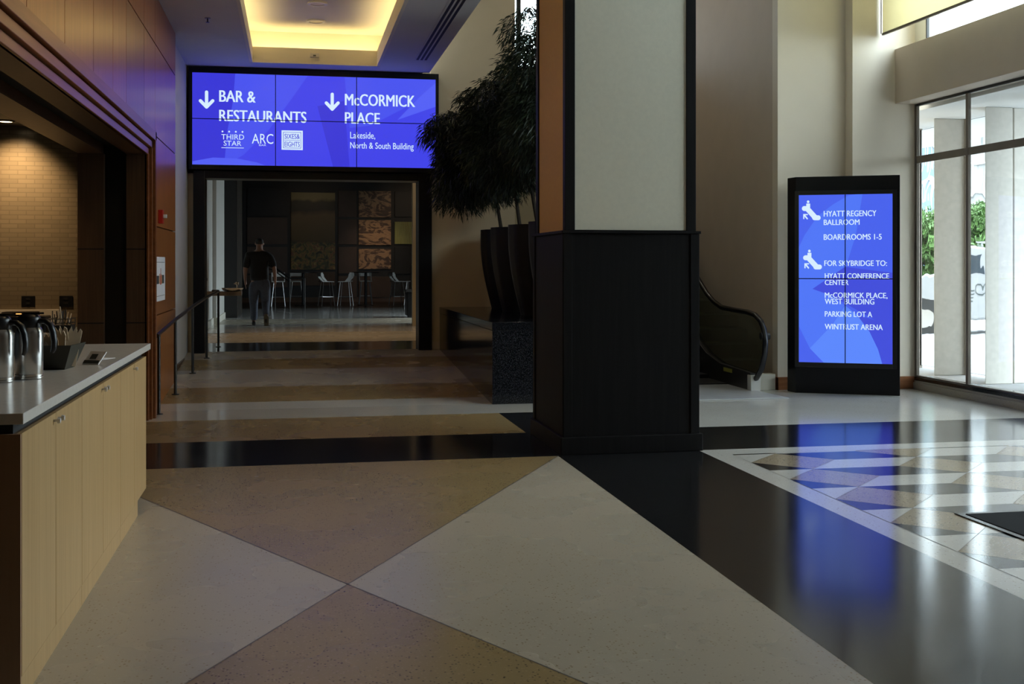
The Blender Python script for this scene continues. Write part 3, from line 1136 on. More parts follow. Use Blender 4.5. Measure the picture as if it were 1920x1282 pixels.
def carafe(loc, rz, label):
    t = thing('coffee_carafe', label, 'carafe', loc, rz, 'steel carafes on the worktop')
    b = MB()
    b.lathe([(.058, 0), (.062, .003), (.062, .010), (.060, .012), (.062, .014), (.062, .021), (.060, .023), (.0615, .026), (.0625, .12), (.0625, .205),
             (.060, .222), (.054, .235), (.050, .240)], (0, 0), 36)
    build('body', b, 'steel', t, local=True)
    l = MB()
    l.lathe([(.0515, .238), (.053, .242), (.053, .270), (.050, .285), (.040, .297), (.015, .302), (.001, .302)], (0, 0), 30)
    build('lid', l, 'plastic_black', t, local=True)
    sp = MB()
    sp.prism(ccw([(-.047, -.013), (-.047, .013), (-.072, .004), (-.072, -.004)]), .250, .272)
    build('spout', sp, 'plastic_black', t, local=True)
    lv = MB()
    lv.prism(ccw([(-.02, -.012), (.055, -.010), (.072, 0), (.055, .010), (-.02, .012)]), .300, .309)
    build('lever', lv, 'plastic_black', t, .002, local=True)
    h = MB()
    h.tube([(.045, 0, .268), (.078, 0, .268), (.100, 0, .252), (.114, 0, .218), (.120, 0, .175), (.118, 0, .140), (.110, 0, .122)],
           [.013, .013, .014, .014, .013, .012, .008], 12, sy=1.3)
    build('handle', h, 'plastic_black', t, local=True)
    return t


carafe((-1.305, 5.50, 1.04), math.radians(-12), 'brushed steel coffee carafe with black lid at the very edge of the picture')
carafe((-1.208, 5.64, 1.04), math.radians(-14), 'brushed steel coffee carafe standing next to the napkin basket')

bk = thing('napkin_basket', 'dark tapered basket stuffed with napkins and packets on the worktop', 'basket', (-1.23, 6.18, 1.04), math.radians(-6))
bb = MB()
bt, tp, hh, th = (.105, .085), (.15, .13), .125, .006
def ring(s, z, i=0):
    return [(-s[0] + i, -s[1] + i, z), (s[0] - i, -s[1] + i, z), (s[0] - i, s[1] - i, z), (-s[0] + i, s[1] - i, z)]
bb.add(ring(bt, 0) + ring(tp, hh) + ring(tp, hh, th) + ring(bt, .006, th),
       [(3, 2, 1, 0)] + [(i, (i + 1) % 4, 4 + (i + 1) % 4, 4 + i) for i in range(4)] + [(4 + i, 4 + (i + 1) % 4, 8 + (i + 1) % 4, 8 + i) for i in range(4)]
       + [(8 + i, 8 + (i + 1) % 4, 12 + (i + 1) % 4, 12 + i) for i in range(4)] + [(12, 13, 14, 15)])
build('basket_body', bb, 'basket', bk, local=True)
rn = random.Random(3)
for k in range(9):
    m_ = ['pink', 'pink', 'napkin', 'napkin_white', 'napkin', 'napkin', 'napkin_white', 'napkin_white', 'napkin_white'][k]
    px = -.10 + .0235 * k
    h_ = .125 + rn.random() * .045 + .025 * (k > 5)
    a = rn.uniform(-.15, .15)
    n_ = MB()
    w_ = .04
    n_.prism([(-w_, 0), (w_, 0), (w_ * 1.0, h_ * rn.uniform(.8, 1)), (w_ * .7, h_ * 1.04), (w_ * .45, h_ * .9), (w_ * .2, h_ * 1.08), (-w_ * .1, h_ * .93), (-w_ * .4, h_ * 1.06), (-w_ * .7, h_ * .88), (-w_, h_ * rn.uniform(.7, 1))], -.004, .004, 'y')
    o = build('napkin_packet', n_, m_, None, .001, local=True)
    o.location = Vector(bk.location) + Matrix.Rotation(math.radians(-6), 4, 'Z') @ Vector((px, rn.uniform(-.045, .045), .012))
    o.rotation_euler = (rn.uniform(-.25, .25), rn.uniform(-.2, .25), a)
    lab = {'napkin': 'folded kraft napkin standing in the dark basket', 'napkin_white': 'pale paper packet standing in the dark basket', 'pink': 'pink packet standing in the dark basket'}[m_]
    tag(o, lab, 'napkin', {'napkin': 'kraft napkins in the basket', 'napkin_white': 'pale packets in the basket', 'pink': 'pink packets in the basket'}[m_])
cd = thing('leaflet_card', 'small grey and dark card leaning on the napkin basket', 'card', (-1.055, 6.36, 1.04), math.radians(-28))
k_ = MB()
k_.prism([(0, 0), (.07, .062), (.066, .066), (-.004, .004)], -.05, .05, 'x')
build('card_face', k_, 'paper', cd, local=True)
k_ = MB()
k_.add([(-.048, .001, .005), (.048, .001, .005), (.048, .016, .021), (-.048, .016, .021)], [(0, 1, 2, 3)])
k_.add([(-.02, .02, .027), (.02, .02, .027), (.02, .045, .052), (-.02, .045, .052)], [(0, 1, 2, 3)])
build('card_print', k_.move((0, -.005, .002)), 'ink', cd, local=True)
fly = MB().box(-.05, .05, -.07, .07, 0, .0015)
o = build('paper_slip', fly, 'paper', None, local=True)
o.location = (-1.07, 6.75, 1.0402)
o.rotation_euler = (0, 0, -.5)
tag(o, 'thin white paper slip lying flat beside the small card', 'paper')

# back counter in the coffee room
bc = MB()
bc.box(-6.3, -2.13, 11.55, 12.19, .87, .91)
tag(build('back_worktop', bc, 'quartz', None, .003), 'dim stone worktop along the tiled wall behind the counter', 'countertop')
bcab = thing('back_cabinet', 'dark wood base cabinet under the tiled wall behind the counter', 'cabinet', (-4.2, 11.9, 0))
build('body', MB().box(-6.3, -2.32, 11.6, 12.19, 0, .869), 'walnut', bcab)
bsp = MB().box(-6.3, -2.32, 12.17, 12.198, .91, 1.12)
tag(build('backsplash', bsp, 'quartz', None, .002), 'stone upstand below the wall tiles with a light top edge', 'backsplash')
for x, lab in ((-2.62, 'dark outlet plate on the tiles above the coffee machine'), (-2.26, 'dark outlet plate on the tiles above the wire rack')):
    t = thing('outlet_plate', lab, 'outlet', (x, 12.2, 1.14), 0, 'outlets on the tiled wall')
    build('plate', MB().box(-.065, .065, -.008, 0, 0, .115), 'plastic_black', t, .003, local=True)
    for z in (.03, .075):
        build('socket', MB().box(-.02, .02, -.011, -.007, z, z + .022), 'black_matte', t, local=True)
t = thing('coffee_machine', 'low black machine with a red display on the dim back worktop', 'coffee machine', (-2.52, 11.85, .91))
build('body', MB().box(-.30, .16, -.12, .14, 0, .16), 'plastic_black', t, .012, local=True)
build('hopper', MB().box(-.26, .06, -.08, .12, .16, .20), 'black', t, .012, local=True)
build('display', MB().box(-.02, .15, -.124, -.119, .105, .118), 'led_red', t, local=True)
build('lamp', MB().box(-.12, -.07, -.086, -.079, .178, .187), 'led_amber', t, local=True)
build('lamp', MB().box(-.37, -.345, .0, .012, .142, .15), 'led_amber', t, local=True)
build('side_tray', MB().box(-.42, -.30, -.06, .10, 0, .142), 'plastic_black', t, .005, local=True)
t = thing('condiment_rack', 'dark wire rack full of cutlery and sticks next to the coffee machine', 'rack', (-2.23, 11.85, .91))
build('tray', MB().box(-.11, .10, -.11, .11, 0, .07), 'alu_dark', t, .004, local=True)
rr = MB()
for z in (.09, .13):
    rr.tube([(-.11, -.11, z), (.10, -.11, z), (.10, .11, z), (-.11, .11, z)], .004, 6, closed=True)
for x in (-.11, .1):
    for y in (-.11, .11):
        rr.tube([(x, y, .06), (x, y, .14)], .004, 6)
build('wire_rim', rr, 'alu_dark', t, local=True)
for k in range(16):
    x, y = rn.uniform(-.09, .08), rn.uniform(-.09, .09)
    a = MB().tube([(x, y, .05), (x + rn.uniform(-.03, .03), y + rn.uniform(-.03, .03), rn.uniform(.14, .25))], .006, 6)
    st = build('stick', a, ['napkin_white', 'steel', 'alu_dark'][k % 3], t, local=True)
t = thing('downlight', 'lit round downlight over the tiled wall in the coffee room', 'light', (-2.73, 11.75, 2.96))
build('trim_ring', MB().lathe([(.085, -.012), (.085, 0), (.06, 0), (.06, -.012)], (0, 0), 24, 0, True), 'alu', t, local=True)
build('lens', MB().lathe([(.062, -.010), (.062, -.004), (.001, -.004)], (0, 0), 24), 'lamp_on', t, local=True)
spot('coffee_downlight', (-2.73, 11.75, 2.93), 95, (1, .66, .33), 92, 1.0, (-2.73, 12.2, 2.25), .05)

# ------------------------------------------------------------------ ON THE WOOD WALL
t = thing('framed_notice', 'white framed notice with printed glasses and bottle on the wood wall', 'notice', (WX, 13.1, 1.17))
build('sheet', MB().box(.0, .010, -.46, .46, 0, .485), 'paper', t, .002, local=True)
l1 = MB()
l1.box(.0102, .0108, -.40, .40, .055, .060).box(.0102, .0108, -.40, .40, .425, .430)
build('rule', l1, 'ink', t, local=True)
for a in ((-.36, -.14, .28), (.16, .34, .285)):
    build('printed_glass', MB().box(.0102, .0108, a[0], a[1], .19, a[2]), 'ink', t, local=True)
gl = MB()
gl.prism([(-.04, .18), (.08, .18), (.08, .27), (.04, .31), (.04, .36), (0, .36), (0, .31), (-.04, .27)], .0102, .0108, 'x')
build('printed_bottle', gl, 'ink_red', t, local=True)
for a in ((-.12, -.06, .30), (.09, .15, .29)):
    build('printed_drink', MB().box(.0102, .0108, a[0], a[1], .19, a[2]), 'ink_amber', t, local=True)
t = thing('fire_alarm', 'small red fire alarm with a clear strobe on the wood wall', 'alarm', (WX, 13.02, 2.02))
build('housing', MB().box(0, .05, -.06, .06, 0, .15), 'red', t, .006, local=True)
build('strobe', MB().box(.05, .085, -.04, .04, .06, .10), 'white_plastic', t, .004, local=True)

# ------------------------------------------------------------------ HANDRAIL ON THE RAMP
t = thing('ramp_handrail', 'dark metal pipe handrail climbing the ramp beside the white corridor wall', 'handrail', (-1.38, 12.43, 0))
rx = [(-1.385, 12.45), (-1.345, 13.75), (-1.285, 15.35), (-1.21, 16.75), (-1.155, 18.45)]
top = [(-1.385, 12.30, .832), (-1.385, 12.36, .835)]
for x, y in rx[:1]:
    top.append((x, y, .845))
for x, y in rx[1:]:
    top.append((x, y, rampz(y) + .87))
top[-1] = (-1.155, 18.45, 1.155)
top.append((-1.25, 18.62, 1.155))
build('rail', MB().tube(top, .021, 12), 'railing', t)
for (x, y) in rx:
    z = rampz(y)
    zt = .84 if y < 12.6 else (z + .87 if y < 18 else 1.155)
    p = build('post', MB().tube([(x, y, z), (x, y, zt)], .0175, 12), 'railing', t)
    build('base_flange', MB().lathe([(.042, z), (.042, z + .008), (.02, z + .012)], (x, y), 16), 'railing', p)

# ------------------------------------------------------------------ CEILING FITTINGS
for i, (x, y, z, lab) in enumerate(((.31, 16.2, 4.98, 'round downlight in the glowing tray, closest to the blue overhead screen'),
                                    (.31, 15.1, 4.98, 'round downlight in the glowing tray at the top edge of the picture'))):
    t = thing('downlight', lab, 'light', (x, y, z), 0, 'downlights in the tray')
    build('trim_ring', MB().lathe([(.13, -.018), (.13, 0), (.095, 0), (.095, -.018)], (0, 0), 28, 0, True), 'white_plastic', t, local=True)
    build('lens', MB().lathe([(.095, -.012), (.095, -.005), (.001, -.005)], (0, 0), 28), 'lamp_off', t, local=True)
for y in (9.0, 7.0):         # two lit downlights added out of view for warm light
    o = copy_tree(t)
    o.location = (.31, y, 4.98)
    o['label'] = 'lit round downlight added out of view in the tray for warm light'
    for ch in o.children:
        if ch.name.startswith('lens'):
            ch.data = ch.data.copy()
            ch.data.materials[0] = M['lamp_on']
    spot('tray_warm_fill', (.31, y, 4.93), 30, (1, .70, .38), 120, .8, (.31, y, 0), .09)
t = thing('smoke_detector', 'small square sensor on the tray lip above the blue overhead screen', 'sensor', (.30, TY1 - .012, LC + .09))
build('housing', MB().box(-.065, .065, -.035, -.001, 0, .06), 'white_plastic', t, .006, local=True)
build('sensor_eye', MB().box(-.02, .02, -.04, -.034, .015, .035), 'ink', t, local=True)
t = thing('sprinkler_head', 'small dark sprinkler head on the grey ceiling over the wood wall', 'sprinkler', (-.99, 13.85, LC))
build('escutcheon', MB().lathe([(.035, -.006), (.035, 0), (.01, 0)], (0, 0), 16), 'alu', t, local=True)
build('deflector', MB().lathe([(.008, -.05), (.008, -.008), (.004, -.004)], (0, 0), 10).lathe([(.022, -.055), (.022, -.051), (.001, -.05)], (0, 0), 12), 'railing', t, local=True)
t = thing('slot_diffuser', 'long linear air diffuser with three dark slots along the ceiling edge', 'diffuser', (1.78, 13.2, LC))
dm = MB()
dm.box(-.10, .10, -6.0, 2.95, -.006, 0)
build('frame', dm, 'ceil', t, local=True)
for k in range(3):
    build('slot', MB().box(-.075 + k * .058, -.042 + k * .058, -5.9, 2.9, -.0085, -.0055), 'black_matte', t, local=True)

# ------------------------------------------------------------------ PLANTER, POTS, TREES
t = thing('granite_planter', 'long black granite planter plinth under the fluted pots', 'planter', (3.3, 15.0, 0))
build('base', MB().box(2.196, 4.5, 12.636, 17.34, 0, .829), 'granite', t, .003)
build('coping', MB().box(2.192, 4.504, 12.632, 17.34, .832, .923), 'granite', t, .004)


def pot(loc, label):
    t = thing('fluted_pot', label, 'pot', loc, 0, 'tall black pots on the planter')
    b = MB()
    n, rows = 48, 14
    H_ = 1.16
    prof = []
    for i in range(rows + 1):
        f = i / rows
        prof.append((.25 + .165 * math.sin(min(1, f * 1.15) * PI / 2), f * H_))
    vs, fs = [], []
    for r, z in prof:
        for k in range(n):
            a = 2 * PI * k / n
            q = r * (1 + .035 * abs(math.cos(a * 6)) - .02)
            vs.append((q * math.cos(a), q * math.sin(a), z))
    for r, z in ((.36, H_), (.35, H_ - .06)):
        for k in range(n):
            a = 2 * PI * k / n
            vs.append((r * math.cos(a), r * math.sin(a), z))
    R_n = len(vs) // n
    for i in range(R_n - 1):
        for k in range(n):
            fs.append((i * n + k, i * n + (k + 1) % n, (i + 1) * n + (k + 1) % n, (i + 1) * n + k))
    fs.append(list(range(n))[::-1])
    b.add(vs, fs, 0, True)
    build('pot_body', b, 'black', t, local=True)
    build('soil', MB().lathe([(.352, H_ - .10), (.352, H_ - .055), (.2, H_ - .045), (.001, H_ - .04)], (0, 0), 24), 'soil', t, local=True)
    return t


pots = [(3.18, 13.35), (3.14, 14.45), (3.10, 15.55), (3.13, 16.60)]
pl = ['tall black fluted pot partly hidden by the column', 'second tall black fluted pot from the column', 'third tall black fluted pot from the column', 'tall black fluted pot at the back of the planter by the tan wall']
for (x, y), lab in zip(pots, pl):
    pot((x, y, .923), lab)


def leaf_cloud(blobs, n, ln, wd, seed, droop=.6):
    """narrow drooping leaves in small sprays, inside the given ellipsoids"""
    r = random.Random(seed)
    vs, fs = [], []
    tot = sum(b[3] * b[4] * b[5] for b in blobs)
    for cx, cy, cz, ax, ay, az in blobs:
        cnt = int(n * ax * ay * az / tot)
        for _ in range(cnt // 7):
            while True:
                d = Vector((r.uniform(-1, 1), r.uniform(-1, 1), r.uniform(-1, 1)))
                if .05 < d.length < 1:
                    break
            d = d.normalized() * d.length ** .45
            tip = Vector((cx + d.x * ax, cy + d.y * ay, cz + d.z * az))
            out = Vector((d.x * ax, d.y * ay, d.z * az * .6 - droop * .3)).normalized()
            for k in range(7):
                base = tip - out * (k * ln * .28) + Vector((r.uniform(-1, 1), r.uniform(-1, 1), r.uniform(-1, 1))) * ln * .2
                dr = (out + Vector((r.uniform(-1, 1), r.uniform(-1, 1), r.uniform(-1, .5) - droop * .5)) * .75).normalized()
                L = ln * r.uniform(.6, 1.15)
                sd = dr.cross(Vector((r.uniform(-1, 1), r.uniform(-1, 1), r.uniform(-1, 1)))).normalized() * wd * .5
                sag = Vector((0, 0, -L * .16))
                o = len(vs)
                vs += [base, base + dr * L * .45 + sd, base + dr * L + sag, base + dr * L * .45 - sd]
                fs.append((o, o + 1, o + 2, o + 3))
    return MB().add(vs, fs, 0)


def tree(name, label, loc, trunk, branches, blobs, n, ln, wd, seed, leafm, group=None, tr=.03):
    t = thing(name, label, 'tree', loc, 0, group)
    k = MB()
    k.tube(trunk, [tr * (1 - .45 * i / (len(trunk) - 1)) for i in range(len(trunk))], 10)
    build('trunk', k, 'bark', t, local=True)
    k = MB()
    for b in branches:
        k.tube(b, [tr * .5 * (1 - .7 * i / (len(b) - 1)) for i in range(len(b))], 6)
    build('branches', k, 'bark', t, local=True)
    build('foliage', leaf_cloud(blobs, n, ln, wd, seed), leafm, t, local=True)
    return t


def branch_to(base, blobs, seed):
    r = random.Random(seed)
    out = []
    for cx, cy, cz, ax, ay, az in blobs:
        for _ in range(3):
            e = Vector((cx + r.uniform(-.6, .6) * ax, cy + r.uniform(-.6, .6) * ay, cz + r.uniform(-.5, .7) * az))
            s = Vector(base)
            m_ = s.lerp(e, .5) + Vector((0, 0, .08))
            out.append([tuple(s), tuple(m_), tuple(e)])
    return out


SOILZ = .923 + 1.10
tree_specs = [
    # pot index, leans, blobs in local coordinates (above the soil)
    (0, [(-.05, 0, 0), (-.08, 0, .5), (-.05, 0, 1.1)], [(-.05, .1, 1.25, .75, .7, .75), (-.2, .1, 1.9, .55, .6, .55), (-.4, .1, 2.35, .40, .4, .30), (.1, .1, 2.3, .4, .5, .4)]),
    (1, [(-.02, 0, 0), (-.12, 0, .55), (-.2, 0, 1.2)], [(-.35, 0, 1.05, .80, .7, .70), (-.55, 0, 1.55, .55, .6, .42), (-.1, 0, 1.9, .6, .6, .5)]),
    (2, [(0, 0, 0), (-.08, 0, .6), (-.2, 0, 1.2)], [(-.5, -.1, 1.10, .75, .7, .62), (-1.0, -.2, 1.33, .40, .45, .30), (-.80, -.1, .72, .50, .5, .42), (-.55, -.1, 1.75, .45, .45, .22), (-1.25, -.2, 1.28, .20, .3, .20)]),
    (3, [(-.1, 0, 0), (-.2, 0, .6), (-.3, 0, 1.1)], [(-.4, -.2, .95, .8, .6, .6), (-.75, -.2, .55, .45, .45, .32), (-.2, -.2, 1.4, .6, .6, .5)]),
]
tl_ = ['dark willow-leaved indoor tree partly hidden behind the column', 'dark indoor tree in the second pot from the column', 'dark indoor tree whose sprays reach over the blue overhead screen', 'dark indoor tree in the pot by the tan wall']
for i, (pi_, trunk, blobs) in enumerate(tree_specs):
    x, y = pots[pi_]
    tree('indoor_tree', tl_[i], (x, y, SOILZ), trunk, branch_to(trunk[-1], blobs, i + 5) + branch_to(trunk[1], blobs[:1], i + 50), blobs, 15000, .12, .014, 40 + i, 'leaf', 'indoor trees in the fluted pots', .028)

# ------------------------------------------------------------------ ESCALATOR
esc = thing('escalator', 'escalator rising behind the column with black handrails and glass sides', 'escalator', (5.12, 13.3, 0))
XL, XR = 4.62, 5.62
SL = math.tan(math.radians(30))
hand = [(13.46, .12), (13.28, .17), (13.12, .30), (13.03, .48), (13.01, .64), (13.05, .78), (13.15, .88), (13.32, .945), (13.56, .972), (14.0, .982),
        (14.45, 1.0), (14.75, 1.07), (15.0, 1.17), (15.25, 1.31)]
ytop = 22.6
hand += [(16.5, 1.31 + 1.25 * SL), (19.5, 1.31 + 4.25 * SL), (ytop, 1.31 + (ytop - 15.25) * SL)]
zt = 1.31 + (ytop - 15.25) * SL
hand += [(22.9, zt + .13), (23.2, zt + .20), (23.6, zt + .22), (23.95, zt + .17), (24.1, zt + .02), (24.08, zt - .2), (23.95, zt - .42), (23.7, zt - .62)]
LZ = zt - .75                                            # upper landing level


def deck(y):
    pts = [(13.2, .22), (14.4, .26), (14.9, .36), (15.25, .50), (ytop, .50 + (ytop - 15.25) * SL), (23.2, zt - .62), (24.0, zt - .60)]
    for (a, za), (b, zb) in zip(pts, pts[1:]):
        if a <= y <= b:
            return za + (zb - za) * (y - a) / (b - a)
    return pts[-1][1]


for X, sgn in ((XL, -1), (XR, 1)):
    build('handrail', MB().tube([(X, a, b) for a, b in hand], .034, 12, sy=1.0), 'rubber', esc)
    g = MB()
    ins = hand[2:-2]
    lower = [y for y in (13.3, 14.4, 14.9, 15.25, ytop, 23.2, 23.9)]
    poly = [(y, deck(y)) for y in lower] + [p for p in ins[::-1]]
    g.prism(ccw(poly), X - .006, X + .006, 'x')
    build('glass_side', g, 'glass_dark', esc)
    sk = MB()
    lowpts = [(13.36, 0), (15.3, 0), (16.4, .02), (ytop, .02 + (ytop - 16.4) * SL), (24.0, LZ - .6)]
    uppts = [(y, deck(y)) for y in (13.36, 14.4, 14.9, 15.25, ytop, 23.2, 24.0)]
    sk.prism(ccw(lowpts + uppts[::-1]), X - .05, X + .05, 'x')
    build('skirt', sk, 'alu_dark', esc, .004)
    nb = build('newel_base', MB().box(X - .065, X + .065, 13.30, 13.42, 0, .20), 'white_plastic', esc, .006)
    nb['label'] = 'pale newel end block'
    gd = MB()
    gd.tube([(X - .04, 13.06, .70), (X + .07, 13.06, .70)], .045, 14)
    build('handrail_guide', gd, 'plastic_black', esc)
st_lab = MB().box(XR - .0525, XR - .0505, 13.95, 14.25, .17, .22)
ws = build('warning_label', st_lab, plain('yellow_label', (.45, .42, .08, 1), .5), esc)
ws['label'] = 'yellow warning label'
for k in range(22):
    y = 14.1 + max(0, k - 2) * .345 + min(k, 2) * .345
    z = max(0, (k - 2)) * .345 * SL + .012 + (.05 if k == 2 else 0)
    build('step', MB().box(XL + .055, XR - .055, y, y + .40, z - .16 if z > .2 else -.0, z + .012), 'alu_dark', esc)
lp = MB()
lp.prism(ccw([(4.55, 12.54), (5.715, 12.54), (5.63, 13.40), (5.57, 14.10), (4.67, 14.10), (4.55, 13.40)]), .0016, .011)
build('landing_plate', lp, 'plate', esc, .002)
build('landing_plate', MB().box(XL + .055, XR - .055, 22.9, 25.0, LZ - .05, LZ), 'steel', esc)
w = MB()
w.box(3.4, 5.97, 24.0, 25.15, LZ - .35, LZ - .06)
struct('slab_upper', w, 'ceil')
bx = MB().box(5.70, 5.94, 13.44, 13.60, 0, .20)
tag(build('outlet_box', bx, 'cream_wall', None, .004), 'low cream box on the floor between the escalator newel and the wall', 'box')

# unseen spots added to brighten the wall along the escalator
for x, y in ((4.3, 15.5), (4.6, 19.5)):
    spot('escalator_wall_fill', (x, y, HC - .1), 105, (1, .88, .72), 110, .8, (x, y, 0), .1)

# ------------------------------------------------------------------ ENTRY MAT
mt = thing('entry_mat', 'charcoal entry mat lying on the patterned lobby floor', 'mat', (5.3, 5.2, .0016))
build('pile', MB().box(4.13, 6.6, 3.6, 6.48, .002, .012), 'mat', mt, .003)
build('rubber_border', MB().box(4.085, 4.135, 3.55, 6.53, .002, .008).box(4.135, 6.65, 6.48, 6.53, .002, .008).box(6.6, 6.65, 3.55, 6.48, .002, .008).box(4.135, 6.6, 3.55, 3.6, .002, .008), 'rubber', mt)

# ------------------------------------------------------------------ ROLLER BLIND
bl = thing('roller_blind', 'cream roller blind half covering the upper window', 'blind', (7.27, 11.0, 4.42))
cl = MB()
cl.box(7.268, 7.272, 10.25, 13.2, 4.47, 7.1)
build('cloth', cl, 'blind', bl)
hb = MB()
hb.box(7.255, 7.285, 10.25, 13.2, 4.445, 4.475)
build('hem_bar', hb, 'alu', bl, .003)
build('roller_tube', MB().tube([(7.27, 10.2, 7.12), (7.27, 13.22, 7.12)], .05, 14), 'alu', bl)
build('bead_chain', MB().tube([(7.255, 13.215, 4.47), (7.255, 13.215, 7.1)], .006, 6), 'alu', bl)

# ------------------------------------------------------------------ CAFE ROOM BEYOND THE DOORWAY
BYW = 40.0
murals = {
    'gold': mural('gold_landscape', [(.2, (.05, .03, .012, 1)), (.45, (.20, .11, .03, 1)), (.6, (.34, .22, .06, 1)), (.8, (.13, .06, .03, 1))], (.5, 1, 1.3), 1.1, 1.2),
    'aerial': mural('aerial_view', [(.25, (.05, .03, .02, 1)), (.47, (.13, .07, .04, 1)), (.53, (.55, .33, .17, 1)), (.75, (.36, .20, .11, 1))], (.6, 1, 1.6), 1.7, 3.5),
    'lime': mural('lime_stripes', [(.3, (.20, .20, .05, 1)), (.5, (.42, .44, .14, 1)), (.7, (.30, .27, .06, 1))], (9, 1, .6), 1.4, .3),
    'brown': 'room_panel', 'dark': 'dark_wall', 'wood': 'walnut'}
# columns and rows of the panel wall, in metres on the wall plane
cx = {'a': (-1.55, -.20), 'b': (-.08, 1.42), 'c': (1.53, 2.16), 'd': (2.23, 3.35), 'e': (3.48, 5.0)}
rows = {0: (3.25, 4.10), 1: (2.28, 3.18), 2: (1.26, 2.16), 3: (.40, 1.16)}


def wz(y):
    return 1.57 + (496 - y) * 40.6 / 2140


mg, nt, b_ = new_mat('landscape_painting')                            # pale sky, dark hills, brown field, busy lower part
gp = node(nt, 'ShaderNodeNewGeometry')
sx_ = node(nt, 'ShaderNodeSeparateXYZ')
nt.links.new(gp.outputs['Position'], sx_.inputs[0])
nz = node(nt, 'ShaderNodeTexNoise', ins={'Scale': 2.2, 'Detail': 6})
nt.links.new(gp.outputs['Position'], nz.inputs['Vector'])
ad = node(nt, 'ShaderNodeMath', operation='MULTIPLY_ADD')
ad.inputs[1].default_value = .35
nt.links.new(nz.outputs[0], ad.inputs[0])
nt.links.new(sx_.outputs[2], ad.inputs[2])
mr = node(nt, 'ShaderNodeMapRange', ins={'From Min': 1.55, 'From Max': 4.25})
nt.links.new(ad.outputs[0], mr.inputs['Value'])
field = ramp(nt, mr.outputs[0], [(.0, (.10, .07, .03, 1)), (.35, (.07, .045, .02, 1)), (.40, (.13, .085, .03, 1)), (.70, (.19, .12, .05, 1)), (.76, (.045, .035, .02, 1)), (.88, (.05, .04, .02, 1)), (.92, (.34, .26, .10, 1))])
n2 = node(nt, 'ShaderNodeTexNoise', ins={'Scale': 4.5, 'Detail': 5, 'Distortion': 1.5})
nt.links.new(gp.outputs['Position'], n2.inputs['Vector'])
busy = ramp(nt, n2.outputs[0], [(.30, (.03, .025, .015, 1)), (.46, (.10, .10, .04, 1)), (.54, (.30, .19, .05, 1)), (.60, (.16, .05, .04, 1)), (.68, (.40, .30, .08, 1))])
low = ramp(nt, mr.outputs[0], [(.34, (1, 1, 1, 1)), (.38, (0, 0, 0, 1))])
nt.links.new(mix(nt, low, field, busy), b_.inputs['Base Color'])
b_.inputs['Roughness'].default_value = .4
murals['gold'] = mg
plist = [('a', (358, 408), 'dark', 'black panel of the cafe wall above the walking man'), ('a', (411, 459), 'brown', 'brown panel of the cafe wall beside the walking man'),
         ('a', (464, 512), 'brown', 'brown panel below another, left of the golden mural'), ('a', (515, 537), 'brown', 'low brown panel left of the golden mural, near the floor'),
         ('b', (365, 505), 'gold', 'tall golden landscape mural on the cafe wall'), ('b', (509, 534), 'wood', 'dark wood panel below the golden mural'),
         ('c', (361, 409), 'brown', 'topmost narrow brown panel between the two murals'), ('c', (413, 459), 'brown', 'middle narrow brown panel between the two murals'), ('c', (464, 512), 'brown', 'lower narrow brown panel between the two murals'),
         ('c', (517, 556), 'brown', 'lowest narrow brown panel between the two murals, behind the stools'),
         ('d', (361, 409), 'aerial', 'dim aerial view panel on top of its stack'), ('d', (414, 460), 'aerial', 'bright aerial view panel in the middle of its stack'), ('d', (467, 504), 'aerial', 'aerial view panel right above the second high table'),
         ('d', (518, 556), 'brown', 'brown panel behind the second high table'),
         ('e', (361, 408), 'dark', 'black panel above the lime striped panel'), ('e', (417, 458), 'lime', 'lime green striped panel on the cafe wall'), ('e', (464, 513), 'dark', 'black panel below the lime striped panel')]
for c_, (ya, yb), mm, lab in plist:
    p = MB().box(cx[c_][0], cx[c_][1], BYW - .06, BYW, wz(yb), wz(ya))
    mt_ = murals[mm]
    tag(build('wall_panel', p, mt_, None, .004), lab, 'panel', 'panels of the cafe wall')
b = MB().box(-2.0, 6.4, BYW - .03, BYW, .28, .44)
struct('baseboard_back', b, 'walnut')


def stool(loc, rz, label):
    t = thing('bar_stool', label, 'stool', loc, rz, 'white bar stools in the cafe')
    s = MB()
    s.prism([(-.20, .765), (-.18, .75), (.16, .745), (.20, .74), (.20, .755), (.16, .765), (-.17, .772), (-.20, .785)], -.20, .20, 'x')
    build('seat', s, 'white_plastic', t, .006, local=True)
    b_ = MB()
    for x in (-.19, .19):
        b_.prism([(-.10, .765), (-.02, .765), (-.13, .90), (-.15, 1.0), (-.23, 1.0), (-.21, .88)], x - .012, x + .012, 'x')
    b_.prism(ccw([(-.205, -.24), (.205, -.24), (.205, -.17), (.12, -.215), (-.12, -.215), (-.205, -.17)]), .92, 1.045)
    build('backrest', b_, 'white_plastic', t, .005, local=True)
    for x, y in ((-1, -1), (1, -1), (1, 1), (-1, 1)):
        build('leg', MB().tube([(x * .13, y * .13, .748), (x * .21, y * .21, 0)], .012, 8), 'stool_metal', t, local=True)
    build('footrest', MB().tube([(-.178, -.178, .28), (.178, -.178, .28), (.178, .178, .28), (-.178, .178, .28)], .009, 6, closed=True), 'stool_metal', t, local=True)
    return t


